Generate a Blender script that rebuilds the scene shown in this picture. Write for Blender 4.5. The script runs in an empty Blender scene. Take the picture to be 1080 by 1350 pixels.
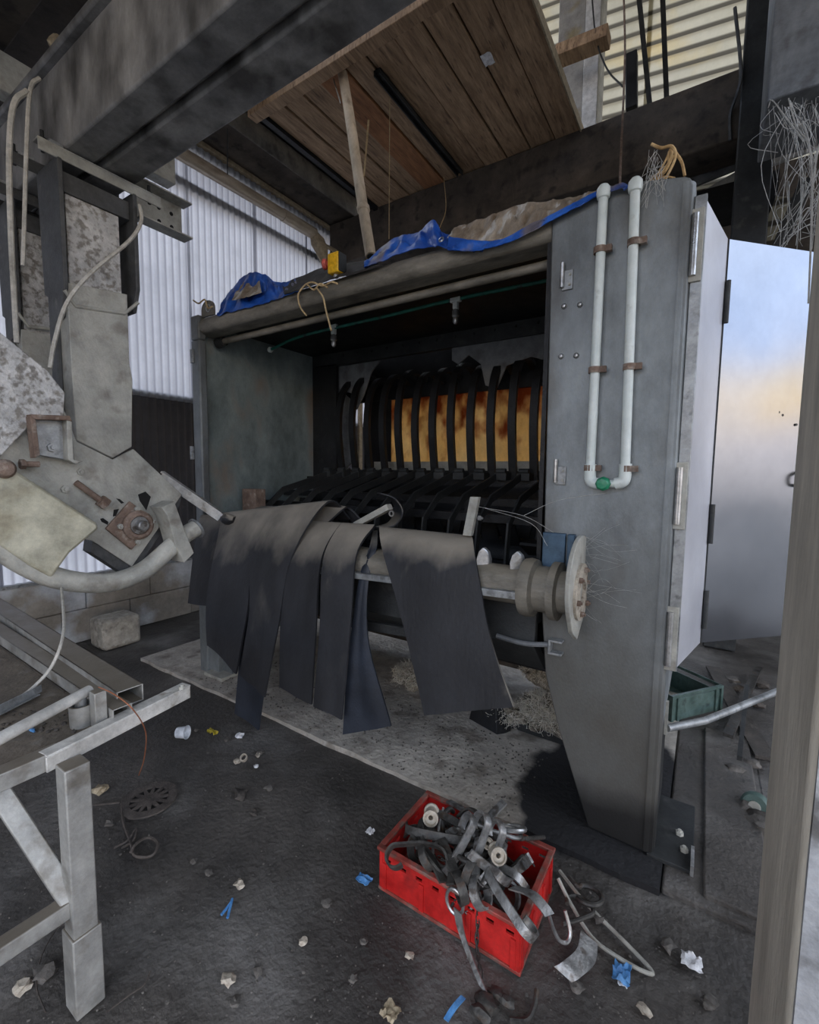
import bpy, bmesh, math, random
from mathutils import Vector as V, Matrix, noise as MN
random.seed(7)
scene = bpy.context.scene
col = scene.collection
# ------------------------------------------------------------------ camera
F, CAMH = 600.0, 1.6
YAW, PITCH, ROLL = [math.radians(a) for a in (33.0, 5.0, 0.67)]
fwd = V((-math.sin(YAW)*math.cos(PITCH), math.cos(YAW)*math.cos(PITCH), -math.sin(PITCH)))
r0 = V((math.cos(YAW), math.sin(YAW), 0)); u0 = r0.cross(fwd)
rt = math.cos(ROLL)*r0 + math.sin(ROLL)*u0
up = -math.sin(ROLL)*r0 + math.cos(ROLL)*u0
C0 = V((0, 0, CAMH))
cd = bpy.data.cameras.new('camera'); cam = bpy.data.objects.new('camera', cd); col.objects.link(cam)
cd.sensor_fit = 'HORIZONTAL'; cd.sensor_width = 36.0; cd.lens = F/1080*36; cd.clip_start = .02; cd.clip_end = 300
m = Matrix((( rt.x, up.x, -fwd.x, 0), (rt.y, up.y, -fwd.y, 0), (rt.z, up.z, -fwd.z, CAMH), (0, 0, 0, 1)))
cam.matrix_world = m
scene.camera = cam
# ------------------------------------------------------------------ sky and exposure
w = bpy.data.worlds.new('sky'); scene.world = w; w.use_nodes = True
nt = w.node_tree; nt.nodes.clear()
tc = nt.nodes.new('ShaderNodeTexCoord'); sp = nt.nodes.new('ShaderNodeSeparateXYZ'); rp = nt.nodes.new('ShaderNodeValToRGB')
bg = nt.nodes.new('ShaderNodeBackground'); wo = nt.nodes.new('ShaderNodeOutputWorld')
nt.links.new(tc.outputs['Generated'], sp.inputs[0]); nt.links.new(sp.outputs['Z'], rp.inputs[0])
nt.links.new(rp.outputs[0], bg.inputs['Color']); nt.links.new(bg.outputs[0], wo.inputs[0])
els = rp.color_ramp.elements
els[0].position = 0.0; els[0].color = (.50, .47, .47, 1)
els[1].position = 1.0; els[1].color = (.62, .68, .80, 1)
for p, c in ((.05, (.62, .59, .62, 1)), (.085, (.72, .66, .66, 1)), (.115, (1.0, .74, .42, 1)), (.165, (1.0, .80, .52, 1)), (.21, (.56, .70, .98, 1)), (.42, (.66, .77, .98, 1)), (.6, (.80, .84, .92, 1))):
    e = els.new(p); e.color = c
bg.inputs['Strength'].default_value = 1.5
vs = scene.view_settings
vs.view_transform = 'Standard'; vs.look = 'None'; vs.gamma = 1.0; vs.use_curve_mapping = False
vs.exposure = 1.28

# ------------------------------------------------------------------ pixel helpers (a pixel gives a direction; a plane gives the distance)
def ray(x, y): return rt*((x-540)/F) - up*((y-675)/F) + fwd
def fl(x, y, z=0.0): d = ray(x, y); return C0 + d*((z-CAMH)/d.z)
def py(x, y, Y): d = ray(x, y); return C0 + d*(Y/d.y)
def px(x, y, X): d = ray(x, y); return C0 + d*(X/d.x)

# ------------------------------------------------------------------ materials
def lin(c): return tuple(((v/255)/12.92 if v/255 <= .04045 else ((v/255+.055)/1.055)**2.4) for v in c)
MATS = {}
def mat(name, a, b, c=None, s=3.0, s2=30.0, rough=(.55, .85), metal=0.0, bump=.25, bs=90.0, stretch=(1, 1, 1),
        thr=(.55, .68), amt=.8, trans=0.0, spec=.5, world=False, coat=0.0, grime=.45, dust=None, groove_shade=None):
    """two-tone noise a-b, patches of c, roughness variation and fine relief"""
    mt = bpy.data.materials.new(name); mt.use_nodes = True
    n = mt.node_tree.nodes; l = mt.node_tree.links; n.clear()
    out = n.new('ShaderNodeOutputMaterial'); bs_ = n.new('ShaderNodeBsdfPrincipled')
    if world:
        co = n.new('ShaderNodeNewGeometry').outputs['Position']
    else:
        co = n.new('ShaderNodeTexCoord').outputs['Object']
    mp = n.new('ShaderNodeMapping'); mp.inputs['Scale'].default_value = stretch; l.new(co, mp.inputs[0])
    n1 = n.new('ShaderNodeTexNoise'); n1.inputs['Scale'].default_value = s; n1.inputs['Detail'].default_value = 7; n1.inputs['Roughness'].default_value = .62
    l.new(mp.outputs[0], n1.inputs['Vector'])
    r1 = n.new('ShaderNodeValToRGB'); r1.color_ramp.elements[0].position = .32; r1.color_ramp.elements[1].position = .68
    r1.color_ramp.elements[0].color = (*a, 1); r1.color_ramp.elements[1].color = (*b, 1); l.new(n1.outputs['Fac'], r1.inputs[0])
    colr = r1.outputs[0]
    n2 = n.new('ShaderNodeTexNoise'); n2.inputs['Scale'].default_value = s2; n2.inputs['Detail'].default_value = 5; l.new(mp.outputs[0], n2.inputs['Vector'])
    if c is not None:
        r2 = n.new('ShaderNodeMapRange'); r2.inputs['From Min'].default_value = thr[0]; r2.inputs['From Max'].default_value = thr[1]
        r2.inputs['To Max'].default_value = amt; l.new(n2.outputs['Fac'], r2.inputs[0])
        mx = n.new('ShaderNodeMix'); mx.data_type = 'RGBA'; l.new(r2.outputs[0], mx.inputs[0]); l.new(colr, mx.inputs[6]); mx.inputs[7].default_value = (*c, 1)
        colr = mx.outputs[2]
    if grime:
        n4 = n.new('ShaderNodeTexNoise'); n4.inputs['Scale'].default_value = s*1.9; n4.inputs['Detail'].default_value = 12; n4.inputs['Roughness'].default_value = .78; l.new(mp.outputs[0], n4.inputs['Vector'])
        r4 = n.new('ShaderNodeMapRange'); r4.inputs['From Min'].default_value = .34; r4.inputs['From Max'].default_value = .66; r4.inputs['To Min'].default_value = 1-grime; r4.inputs['To Max'].default_value = 1+grime*.35
        l.new(n4.outputs['Fac'], r4.inputs[0])
        vm = n.new('ShaderNodeVectorMath'); vm.operation = 'SCALE'; l.new(colr, vm.inputs[0]); l.new(r4.outputs[0], vm.inputs['Scale']); colr = vm.outputs[0]
    if groove_shade:      # rib shading of a corrugated sheet painted as dark valley stripes: (axis, pitch, colour)
        ax, pit, gc, lo, hi = groove_shade; sx = n.new('ShaderNodeSeparateXYZ'); l.new(n.new('ShaderNodeTexCoord').outputs['Object'], sx.inputs[0])
        m1 = n.new('ShaderNodeMath'); m1.operation = 'MULTIPLY'; m1.inputs[1].default_value = 2*math.pi/pit; l.new(sx.outputs[ax], m1.inputs[0])
        m2 = n.new('ShaderNodeMath'); m2.operation = 'SINE'; l.new(m1.outputs[0], m2.inputs[0])
        m3 = n.new('ShaderNodeMapRange'); m3.inputs['From Min'].default_value = lo; m3.inputs['From Max'].default_value = hi; l.new(m2.outputs[0], m3.inputs[0])
        mg = n.new('ShaderNodeMix'); mg.data_type = 'RGBA'; l.new(m3.outputs[0], mg.inputs[0]); l.new(colr, mg.inputs[6]); mg.inputs[7].default_value = (*gc, 1); colr = mg.outputs[2]
    if dust:        # settled dust on upward faces
        gn = n.new('ShaderNodeNewGeometry'); sz = n.new('ShaderNodeSeparateXYZ'); l.new(gn.outputs['Normal'], sz.inputs[0])
        ad = n.new('ShaderNodeMath'); ad.operation = 'MULTIPLY_ADD'; ad.inputs[1].default_value = .7; l.new(n2.outputs['Fac'], ad.inputs[0]); l.new(sz.outputs['Z'], ad.inputs[2])
        dm = n.new('ShaderNodeMapRange'); dm.inputs['From Min'].default_value = dust[1]; dm.inputs['From Max'].default_value = dust[2]; dm.inputs['To Max'].default_value = dust[3]; l.new(ad.outputs[0], dm.inputs[0])
        md = n.new('ShaderNodeMix'); md.data_type = 'RGBA'; l.new(dm.outputs[0], md.inputs[0]); l.new(colr, md.inputs[6]); md.inputs[7].default_value = (*dust[0], 1); colr = md.outputs[2]
    l.new(colr, bs_.inputs['Base Color'])
    rr = n.new('ShaderNodeMapRange'); rr.inputs['To Min'].default_value = rough[0]; rr.inputs['To Max'].default_value = rough[1]
    rr.inputs['From Min'].default_value = .3; rr.inputs['From Max'].default_value = .7
    l.new(n1.outputs['Fac'], rr.inputs[0]); l.new(rr.outputs[0], bs_.inputs['Roughness'])
    bs_.inputs['Metallic'].default_value = metal; bs_.inputs['Specular IOR Level'].default_value = spec; bs_.inputs['Coat Weight'].default_value = coat
    if bump:
        n3 = n.new('ShaderNodeTexNoise'); n3.inputs['Scale'].default_value = bs; n3.inputs['Detail'].default_value = 6; l.new(mp.outputs[0], n3.inputs['Vector'])
        bp = n.new('ShaderNodeBump'); bp.inputs['Strength'].default_value = bump; bp.inputs['Distance'].default_value = .01
        l.new(n3.outputs['Fac'], bp.inputs['Height']); l.new(bp.outputs[0], bs_.inputs['Normal'])
    if trans:
        tr = n.new('ShaderNodeBsdfTranslucent'); l.new(colr, tr.inputs[0]); ms = n.new('ShaderNodeMixShader'); ms.inputs[0].default_value = trans
        l.new(bs_.outputs[0], ms.inputs[1]); l.new(tr.outputs[0], ms.inputs[2]); l.new(ms.outputs[0], out.inputs[0])
    else:
        l.new(bs_.outputs[0], out.inputs[0])
    MATS[name] = mt
    return mt
L = lin
mat('floor', L((62,59,56)), L((90,85,80)), L((136,133,129)), s=1.3, s2=2.0, rough=(.55,.95), bump=1.0, bs=42, thr=(.5,.74), amt=.7, world=True, grime=.55)
mat('slab', L((164,157,147)), L((200,193,182)), L((126,118,108)), s=2.5, s2=6, rough=(.85,.98), bump=1.0, bs=38, world=True)
mat('yard', L((120,118,114)), L((150,146,140)), s=.5, bump=0, world=True)
mat('concrete', L((92,88,82)), L((128,122,112)), L((60,56,52)), s=2.2, s2=6, rough=(.8,.95), bump=.5, bs=40)
mat('plinth', L((128,121,110)), L((158,151,140)), L((186,190,194)), s=1.4, s2=2.6, rough=(.8,.95), bump=.4, bs=30, thr=(.5,.64), amt=.8, world=True)
mat('post', L((186,178,162)), L((222,214,198)), L((132,125,116)), s=1.6, s2=4, rough=(.8,.95), bump=.35, bs=45, stretch=(1,1,.3), thr=(.56,.7), amt=.7, grime=.35)
mat('post_paint', L((150,152,155)), L((182,183,184)), L((72,68,62)), s=3, s2=7, rough=(.8,.95), bump=.6, bs=30, thr=(.52,.6), amt=.8)
mat('soot', L((62,56,50)), L((94,85,75)), L((40,37,34)), s=2.2, s2=7, rough=(.8,.95), bump=.4, bs=30)
mat('beam_paint', L((108,108,108)), L((164,162,158)), L((62,60,57)), s=2.0, s2=3.5, rough=(.5,.75), bump=.3, bs=35, stretch=(1,1,.5), thr=(.48,.64), amt=.9, grime=.5)
mat('dark_steel', L((40,42,43)), L((64,66,66)), L((90,88,84)), s=3.5, s2=12, rough=(.5,.75), metal=.3, bump=.2, thr=(.6,.75), amt=.5)
mat('black_steel', L((22,23,25)), L((40,41,43)), L((58,55,52)), s=5, s2=14, rough=(.4,.65), metal=.35, bump=.3, thr=(.6,.75), amt=.5)
mat('machine', L((112,117,119)), L((150,156,158)), L((92,87,78)), s=2.2, s2=3.4, rough=(.42,.66), metal=.35, bump=.12, bs=130, stretch=(1,1,.5), thr=(.52,.7), amt=.7, grime=.4)
mat('machine_in', L((112,124,124)), L((160,172,170)), L((128,86,48)), s=2.0, s2=1.9, rough=(.4,.6), metal=.2, bump=.15, stretch=(1,1,.6), thr=(.54,.66), amt=.8)
mat('rail', L((112,108,98)), L((146,140,128)), L((78,74,66)), s=5, s2=9, rough=(.5,.75), metal=.25, bump=.25, stretch=(.4,1,1), dust=(L((150,140,122)), .9, 1.4, .6))
mat('galv', L((140,144,146)), L((178,180,180)), L((112,114,114)), s=6, s2=22, rough=(.35,.6), metal=.5, bump=.1)
mat('galv_old', L((158,158,150)), L((192,190,180)), L((124,118,108)), s=3, s2=8, rough=(.55,.8), metal=.15, bump=.25, thr=(.55,.7), amt=.7, grime=.35)
mat('speckled', L((178,178,176)), L((220,218,214)), L((122,116,106)), s=6, s2=34, rough=(.6,.85), metal=.1, bump=.8, bs=45, thr=(.48,.62), amt=.8, grime=.4)
mat('strap', L((70,71,72)), L((96,97,97)), L((120,118,112)), s=5, s2=14, rough=(.5,.75), metal=.3, bump=.2, thr=(.62,.75), amt=.6)
mat('beige', L((176,172,150)), L((204,200,178)), L((150,138,108)), s=3, s2=5, rough=(.5,.75), bump=.15, thr=(.55,.7), amt=.7)
mat('rust', L((112,92,80)), L((150,130,116)), L((168,156,144)), s=9, s2=26, rough=(.7,.9), metal=.2, bump=.5)
mat('steel', L((176,176,174)), L((206,206,206)), L((150,148,144)), s=8, s2=20, rough=(.25,.45), metal=.8, bump=.08)
mat('white_steel', L((196,194,188)), L((220,218,212)), L((138,128,112)), s=6, s2=14, rough=(.4,.6), metal=.2, bump=.12, thr=(.6,.72))
mat('table_steel', L((150,149,144)), L((180,179,174)), L((120,114,104)), s=5, s2=12, rough=(.4,.6), metal=.3, bump=.12, thr=(.54,.7), grime=.4, dust=(L((112,103,90)), .9, 1.3, .9))
mat('bed', L((86,78,68)), L((112,102,90)), L((132,126,118)), s=4, s2=14, rough=(.8,.95), bump=.5, bs=60, thr=(.6,.72), amt=.5)
mat('chrome', L((180,180,180)), L((200,200,200)), s=6, rough=(.15,.3), metal=1.0, bump=0)
mat('rubber', L((28,29,33)), L((42,43,47)), L((92,88,82)), s=3.0, s2=6.5, rough=(.5,.75), bump=.2, bs=60, stretch=(1,1,.5), thr=(.62,.8), amt=.4, dust=(L((150,142,129)), .66, 1.22, .95))
mat('rubber_blue', L((28,33,42)), L((44,50,61)), L((96,96,96)), s=3.0, s2=9, rough=(.5,.7), bump=.15, thr=(.66,.8), amt=.4, dust=(L((112,108,100)), .8, 1.25, .8))
mat('wood', L((142,114,86)), L((186,156,124)), L((92,72,56)), s=3.0, s2=8, rough=(.75,.9), bump=.3, bs=50, stretch=(6,.7,2), thr=(.58,.7), amt=.75)
mat('wood_red', L((142,96,62)), L((172,122,82)), L((92,68,52)), s=3.0, s2=8, rough=(.75,.9), bump=.3, bs=50, stretch=(6,.7,2), thr=(.58,.7), amt=.6)
mat('sheet_wall', L((176,178,184)), L((198,200,206)), L((150,152,160)), s=.8, s2=1.6, rough=(.5,.7), bump=0, trans=.6, thr=(.5,.75), amt=.7, grime=.15, groove_shade=('Y', .0767, L((152,153,160)), .1, 1.0))
mat('sheet_shaded', L((56,54,56)), L((74,72,74)), L((100,96,94)), s=.9, s2=14, rough=(.6,.8), bump=.1, trans=.04, thr=(.66,.78), amt=.5)
mat('sheet_yellow', L((180,174,152)), L((196,190,170)), L((212,182,104)), s=.6, s2=.9, rough=(.5,.7), bump=0, trans=.5, thr=(.56,.72), amt=.7, grime=.2, groove_shade=('Z', .17, L((92,88,78)), .4, .8))
mat('rust_sheet', L((238,206,146)), L((250,228,184)), L((156,84,34)), s=3.0, s2=9, rough=(.6,.8), bump=.2, trans=.8, stretch=(1,1,.6), thr=(.44,.68), amt=.95, grime=.25)
mat('door_steel', L((128,131,137)), L((140,143,149)), s=1.5, s2=8, rough=(.14,.24), metal=1.0, bump=.0, grime=.1)
mat('pvc', L((206,216,212)), L((226,232,228)), L((170,174,166)), s=8, s2=26, rough=(.3,.5), bump=.05, thr=(.62,.75), amt=.5, grime=.12)
mat('valve_green', L((20,120,84)), L((40,152,110)), L((190,196,190)), s=20, s2=40, rough=(.3,.5), bump=.1, thr=(.6,.72), amt=.6)
mat('hose_green', L((24,92,80)), L((40,128,112)), L((46,48,46)), s=6, s2=14, rough=(.4,.6), bump=0, thr=(.55,.65), amt=.8)
mat('tarp', L((20,66,158)), L((48,108,204)), L((128,116,100)), s=4, s2=5, rough=(.35,.55), bump=.35, bs=24, thr=(.58,.68), amt=.8)
mat('tarp_brown', L((122,104,84)), L((172,160,144)), L((206,206,204)), s=6, s2=9, rough=(.5,.7), bump=.5, bs=24, stretch=(2.5,1,1), thr=(.56,.66), amt=.8)
mat('tarp_black', L((40,40,42)), L((62,60,58)), L((84,80,74)), s=6, s2=12, rough=(.6,.8), bump=.5, bs=20)
mat('pipe_dust', L((186,168,144)), L((212,196,172)), L((150,130,108)), s=6, s2=14, rough=(.7,.9), bump=.35, stretch=(1,1,.4), thr=(.56,.7), amt=.7, grime=.3)
mat('conduit', L((164,150,132)), L((206,192,172)), L((132,116,100)), s=5, s2=9, rough=(.25,.5), metal=.4, bump=.12, stretch=(1,.3,1), grime=.3)
mat('wrap', L((150,134,108)), L((176,162,136)), s=12, rough=(.6,.8), bump=.4)
mat('yellow', L((226,172,20)), L((240,190,40)), L((140,100,30)), s=20, s2=40, rough=(.4,.6), bump=.1, thr=(.62,.72))
mat('red_button', L((176,66,56)), L((206,98,84)), s=30, rough=(.5,.7), bump=.1)
mat('twine', L((170,144,104)), L((204,180,138)), s=20, rough=(.8,.95), bump=.3)
mat('straw', L((190,150,96)), L((232,204,154)), s=12, rough=(.7,.9), bump=.3)
mat('crate_red', L((178,26,25)), L((204,42,38)), L((96,26,24)), s=6, s2=10, rough=(.35,.55), bump=.1, thr=(.58,.75), amt=.7, grime=.4)
mat('crate_rim', L((120,64,54)), L((176,72,62)), L((110,100,90)), s=10, s2=18, rough=(.5,.75), bump=.2, thr=(.52,.64))
mat('crate_green', L((64,86,80)), L((96,118,112)), L((46,56,54)), s=6, s2=12, rough=(.4,.6), bump=.1)
mat('hook', L((116,116,115)), L((176,176,174)), L((86,74,64)), s=12, s2=30, rough=(.3,.5), metal=.6, bump=.25, thr=(.52,.64), amt=.7)
mat('hook_dark', L((52,50,48)), L((92,90,86)), L((74,58,46)), s=12, s2=30, rough=(.45,.7), metal=.4, bump=.3)
mat('roller', L((178,168,152)), L((206,196,180)), L((120,104,90)), s=20, s2=40, rough=(.5,.7), metal=.2, bump=.15)
mat('wool', L((206,200,184)), L((236,230,216)), s=20, rough=(.9,1), bump=0)
mat('wool_dark', L((40,36,32)), L((70,62,54)), s=20, rough=(.9,1), bump=.5)
mat('plastic_white', L((214,220,228)), L((234,238,242)), s=12, rough=(.3,.5), bump=.05)
mat('plastic_blue', L((64,120,180)), L((100,158,212)), s=20, rough=(.3,.5), bump=.1)
mat('leaf_yellow', L((176,158,40)), L((206,186,60)), s=20, rough=(.6,.8), bump=.2)
mat('grit', L((70,66,62)), L((116,111,105)), s=9, rough=(.8,.95), bump=.4)
mat('dirt', L((58,54,50)), L((84,78,72)), s=9, rough=(.8,.95), bump=.6)
mat('cast_iron', L((70,64,60)), L((98,90,84)), s=12, rough=(.6,.8), metal=.2, bump=.5)
mat('hole', L((12,12,12)), L((18,18,18)), s=4, rough=(.8,.9), bump=0)
mat('paper', L((220,220,222)), L((236,236,238)), s=12, rough=(.7,.9), bump=.1)
mat('cable', L((176,172,162)), L((198,194,184)), s=12, rough=(.5,.7), bump=.1)
mat('copper', L((168,104,72)), L((190,128,96)), s=12, rough=(.4,.6), metal=.4, bump=0)
mat('web', L((176,176,172)), L((200,200,196)), s=12, rough=(.9,1), bump=0)
mat('column_paint', L((150,150,148)), L((176,174,168)), L((150,134,84)), s=2, s2=3, rough=(.7,.9), bump=.2)
mat('white_paint', L((206,208,208)), L((226,226,224)), s=4, rough=(.6,.8), bump=.1)
mat('blue_steel', L((60,84,106)), L((84,110,132)), s=6, rough=(.4,.6), metal=.3, bump=.1)
mat('grey_panel', L((100,103,106)), L((122,125,127)), L((84,84,84)), s=3, s2=8, rough=(.6,.8), bump=.2)

# ------------------------------------------------------------------ mesh builder
class MB:
    def __init__(s): s.v = []; s.f = []
    def add(s, vs, fs):
        o = len(s.v); s.v += [V(p) for p in vs]; s.f += [tuple(i+o for i in q) for q in fs]; return s
    def box(s, x0, x1, y0, y1, z0, z1):
        vs = [(x, y, z) for z in (z0, z1) for y in (y0, y1) for x in (x0, x1)]
        return s.add(vs, [(0,2,3,1), (4,5,7,6), (0,1,5,4), (2,6,7,3), (0,4,6,2), (1,3,7,5)])
    def obox(s, c, a, b, d):
        c, a, b, d = V(c), V(a), V(b), V(d)
        vs = [c+i*a+j*b+k*d for k in (-1, 1) for j in (-1, 1) for i in (-1, 1)]
        return s.add(vs, [(0,2,3,1), (4,5,7,6), (0,1,5,4), (2,6,7,3), (0,4,6,2), (1,3,7,5)])
    def bar(s, p, q, w_, h_, upv=(0, 0, 1)):
        p, q = V(p), V(q); d = (q-p); n = d.normalized(); sd = n.cross(V(upv))
        if sd.length < 1e-4: sd = n.cross(V((1, 0, 0)))
        sd.normalize(); u = sd.cross(n)
        return s.obox((p+q)/2, d/2, sd*w_/2, u*h_/2)
    def prism(s, poly, vec):
        n = len(poly); p = [V(a) for a in poly]; vec = V(vec)
        s.add(p+[a+vec for a in p], [tuple(range(n)), tuple(range(2*n-1, n-1, -1))] + [((i+1) % n, i, n+i, n+(i+1) % n) for i in range(n)])
        return s
    def tube(s, path, r, seg=10, closed=False, cap=True):
        P = [V(p) for p in path]; n = len(P); R = r if isinstance(r, (list, tuple)) else [r]*n
        t0 = (P[1]-P[0]).normalized(); a = t0.orthogonal().normalized(); rings = []; o = len(s.v)
        for i in range(n):
            if closed: t = (P[(i+1) % n]-P[i-1]).normalized()
            else: t = ((P[min(i+1, n-1)]-P[max(i-1, 0)])).normalized()
            a = (a-t*a.dot(t)); a = a.normalized() if a.length > 1e-6 else t.orthogonal().normalized(); b = t.cross(a)
            s.v += [P[i]+R[i]*(math.cos(2*math.pi*k/seg)*a+math.sin(2*math.pi*k/seg)*b) for k in range(seg)]
        m_ = n if closed else n-1
        for i in range(m_):
            j = (i+1) % n
            for k in range(seg): s.f.append((o+i*seg+k, o+i*seg+(k+1) % seg, o+j*seg+(k+1) % seg, o+j*seg+k))
        if cap and not closed:
            s.f.append(tuple(o+k for k in range(seg-1, -1, -1))); s.f.append(tuple(o+(n-1)*seg+k for k in range(seg)))
        return s
    def lathe(s, prof, c, axis, seg=20):
        c, ax = V(c), V(axis).normalized(); a = ax.orthogonal().normalized(); b = ax.cross(a); o = len(s.v); n = len(prof)
        for (r, h) in prof:
            s.v += [c+ax*h+r*(math.cos(2*math.pi*k/seg)*a+math.sin(2*math.pi*k/seg)*b) for k in range(seg)]
        for i in range(n-1):
            for k in range(seg): s.f.append((o+i*seg+k, o+i*seg+(k+1) % seg, o+(i+1)*seg+(k+1) % seg, o+(i+1)*seg+k))
        if prof[0][0] > 1e-5 and prof[0] != prof[-1]: s.f.append(tuple(o+k for k in range(seg-1, -1, -1)))
        if prof[-1][0] > 1e-5 and prof[0] != prof[-1]: s.f.append(tuple(o+(n-1)*seg+k for k in range(seg)))
        return s
    def grid(s, rows):
        o = len(s.v); n, m_ = len(rows), len(rows[0])
        for r in rows: s.v += [V(p) for p in r]
        for i in range(n-1):
            for j in range(m_-1): s.f.append((o+i*m_+j, o+i*m_+j+1, o+(i+1)*m_+j+1, o+(i+1)*m_+j))
        return s
    def plate(s, rows, t):
        """a grid of points given thickness t"""
        n, m_ = len(rows), len(rows[0]); G = [[V(p) for p in r] for r in rows]; B = []
        for i in range(n):
            rr = []
            for j in range(m_):
                du = G[i][min(j+1, m_-1)]-G[i][max(j-1, 0)]; dv = G[min(i+1, n-1)][j]-G[max(i-1, 0)][j]
                nn = du.cross(dv); nn = nn.normalized() if nn.length > 1e-9 else V((0, 0, 1)); rr.append(G[i][j]-nn*t)
            B.append(rr)
        o = len(s.v); s.grid(G); o2 = len(s.v)
        for r in B: s.v += r
        for i in range(n-1):
            for j in range(m_-1): s.f.append((o2+i*m_+j, o2+(i+1)*m_+j, o2+(i+1)*m_+j+1, o2+i*m_+j+1))
        per = [(0, j) for j in range(m_)]+[(i, m_-1) for i in range(1, n)]+[(n-1, j) for j in range(m_-2, -1, -1)]+[(i, 0) for i in range(n-2, 0, -1)]
        for k in range(len(per)):
            a, b = per[k], per[(k+1) % len(per)]; ia, ib = a[0]*m_+a[1], b[0]*m_+b[1]
            s.f.append((o+ib, o+ia, o2+ia, o2+ib))
        return s
    def build(s, name, mt, parent=None, loc=None, bevel=0.0, smooth=True, ang=40):
        if loc is None: loc = parent.location if parent else V((0, 0, 0))
        loc = V(loc); me = bpy.data.meshes.new(name)
        base = V(ABS.get(parent.name, parent.location)) if parent else loc
        if parent: loc = base
        me.from_pydata([tuple(p-loc) for p in s.v], [], s.f); me.validate()
        bm = bmesh.new(); bm.from_mesh(me); bmesh.ops.recalc_face_normals(bm, faces=bm.faces); bm.to_mesh(me); bm.free()
        if smooth:
            me.polygons.foreach_set('use_smooth', [True]*len(me.polygons)); me.set_sharp_from_angle(angle=math.radians(ang))
        me.materials.append(MATS[mt] if isinstance(mt, str) else mt)
        o = bpy.data.objects.new(name, me); col.objects.link(o)
        if parent: o.parent = parent; ABS[o.name] = tuple(base)
        else: o.location = loc; ABS[o.name] = tuple(loc)
        if bevel:
            bv = o.modifiers.new('bevel', 'BEVEL'); bv.width = bevel; bv.segments = 2; bv.limit_method = 'ANGLE'
        return o
ABS = {}
def B(): return MB()
def tag(o, label=None, cat=None, group=None, kind=None):
    if label: o['label'] = label
    if cat: o['category'] = cat
    if group: o['group'] = group
    if kind: o['kind'] = kind
    return o
def T(name, label, cat, loc, group=None, kind=None):
    o = bpy.data.objects.new(name, None); col.objects.link(o); o.location = loc; o.empty_display_size = .1; ABS[o.name] = tuple(loc)
    return tag(o, label, cat, group, kind)
def S(name, label=None, cat=None, loc=(0, 0, 0)):
    return T(name, label, cat, loc, kind='structure')
def copy_part(o, parent, dloc):
    c = o.copy(); col.objects.link(c); c.parent = parent; c.location = V(dloc); return c
def crom(pts, n=6):
    P = [V(p) for p in pts]; P = [2*P[0]-P[1]]+P+[2*P[-1]-P[-2]]; out = []
    for i in range(1, len(P)-2):
        for k in range(n):
            t = k/n; a, b, c, d = P[i-1], P[i], P[i+1], P[i+2]
            out.append(.5*((2*b)+(c-a)*t+(2*a-5*b+4*c-d)*t*t+(3*b-a-3*c+d)*t**3))
    out.append(P[-2]); return out
def hexbolt(b, c, axis, r=.012, h=.01, seg=6): b.lathe([(r, 0), (r, h), (r*.5, h), (r*.5, h*1.6)], c, axis, seg)
def lump(b, c, r, seed, sq=(1, 1, .6), k=.5, sub=2):
    bm = bmesh.new(); bmesh.ops.create_icosphere(bm, subdivisions=sub, radius=1); vs = []
    for v in bm.verts:
        q = 1+k*MN.noise(v.co*1.7+V((seed*3.1, seed, 0))); vs.append(V(c)+V((v.co.x*sq[0], v.co.y*sq[1], v.co.z*sq[2]))*q*r)
    b.add(vs, [tuple(v.index for v in f.verts) for f in bm.faces]); bm.free(); return b
def corrug(fixed, a0, a1, z0, z1, pitch, amp, horiz=False, axis='y', seg=8):
    """corrugated sheet as rows; waves run across a (vertical ribs) or across z (horizontal ribs)"""
    rows = []
    if not horiz:
        n = max(2, int((a1-a0)/pitch*seg)); A = [a0+(a1-a0)*i/n for i in range(n+1)]
        for z in (z0, z1): rows.append([(fixed+amp*math.sin(2*math.pi*a/pitch), a, z) if axis == 'y' else (a, fixed+amp*math.sin(2*math.pi*a/pitch), z) for a in A])
    else:
        n = max(2, int((z1-z0)/pitch*seg)); Zs = [z0+(z1-z0)*i/n for i in range(n+1)]
        for z in Zs: rows.append([(a, fixed+amp*math.sin(2*math.pi*z/pitch), z) for a in (a0, a1)])
    return rows
mat('wool_core', L((92,84,72)), L((190,182,166)), L((52,46,40)), s=14, s2=26, rough=(.9,1), bump=1.0, bs=60)
mat('panel_front', L((112,117,119)), L((150,156,158)), L((92,87,78)), s=2.2, s2=3.4, rough=(.42,.66), metal=.35, bump=.12, bs=130, stretch=(1,1,.5), thr=(.52,.7), amt=.7, grime=.4)
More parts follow.
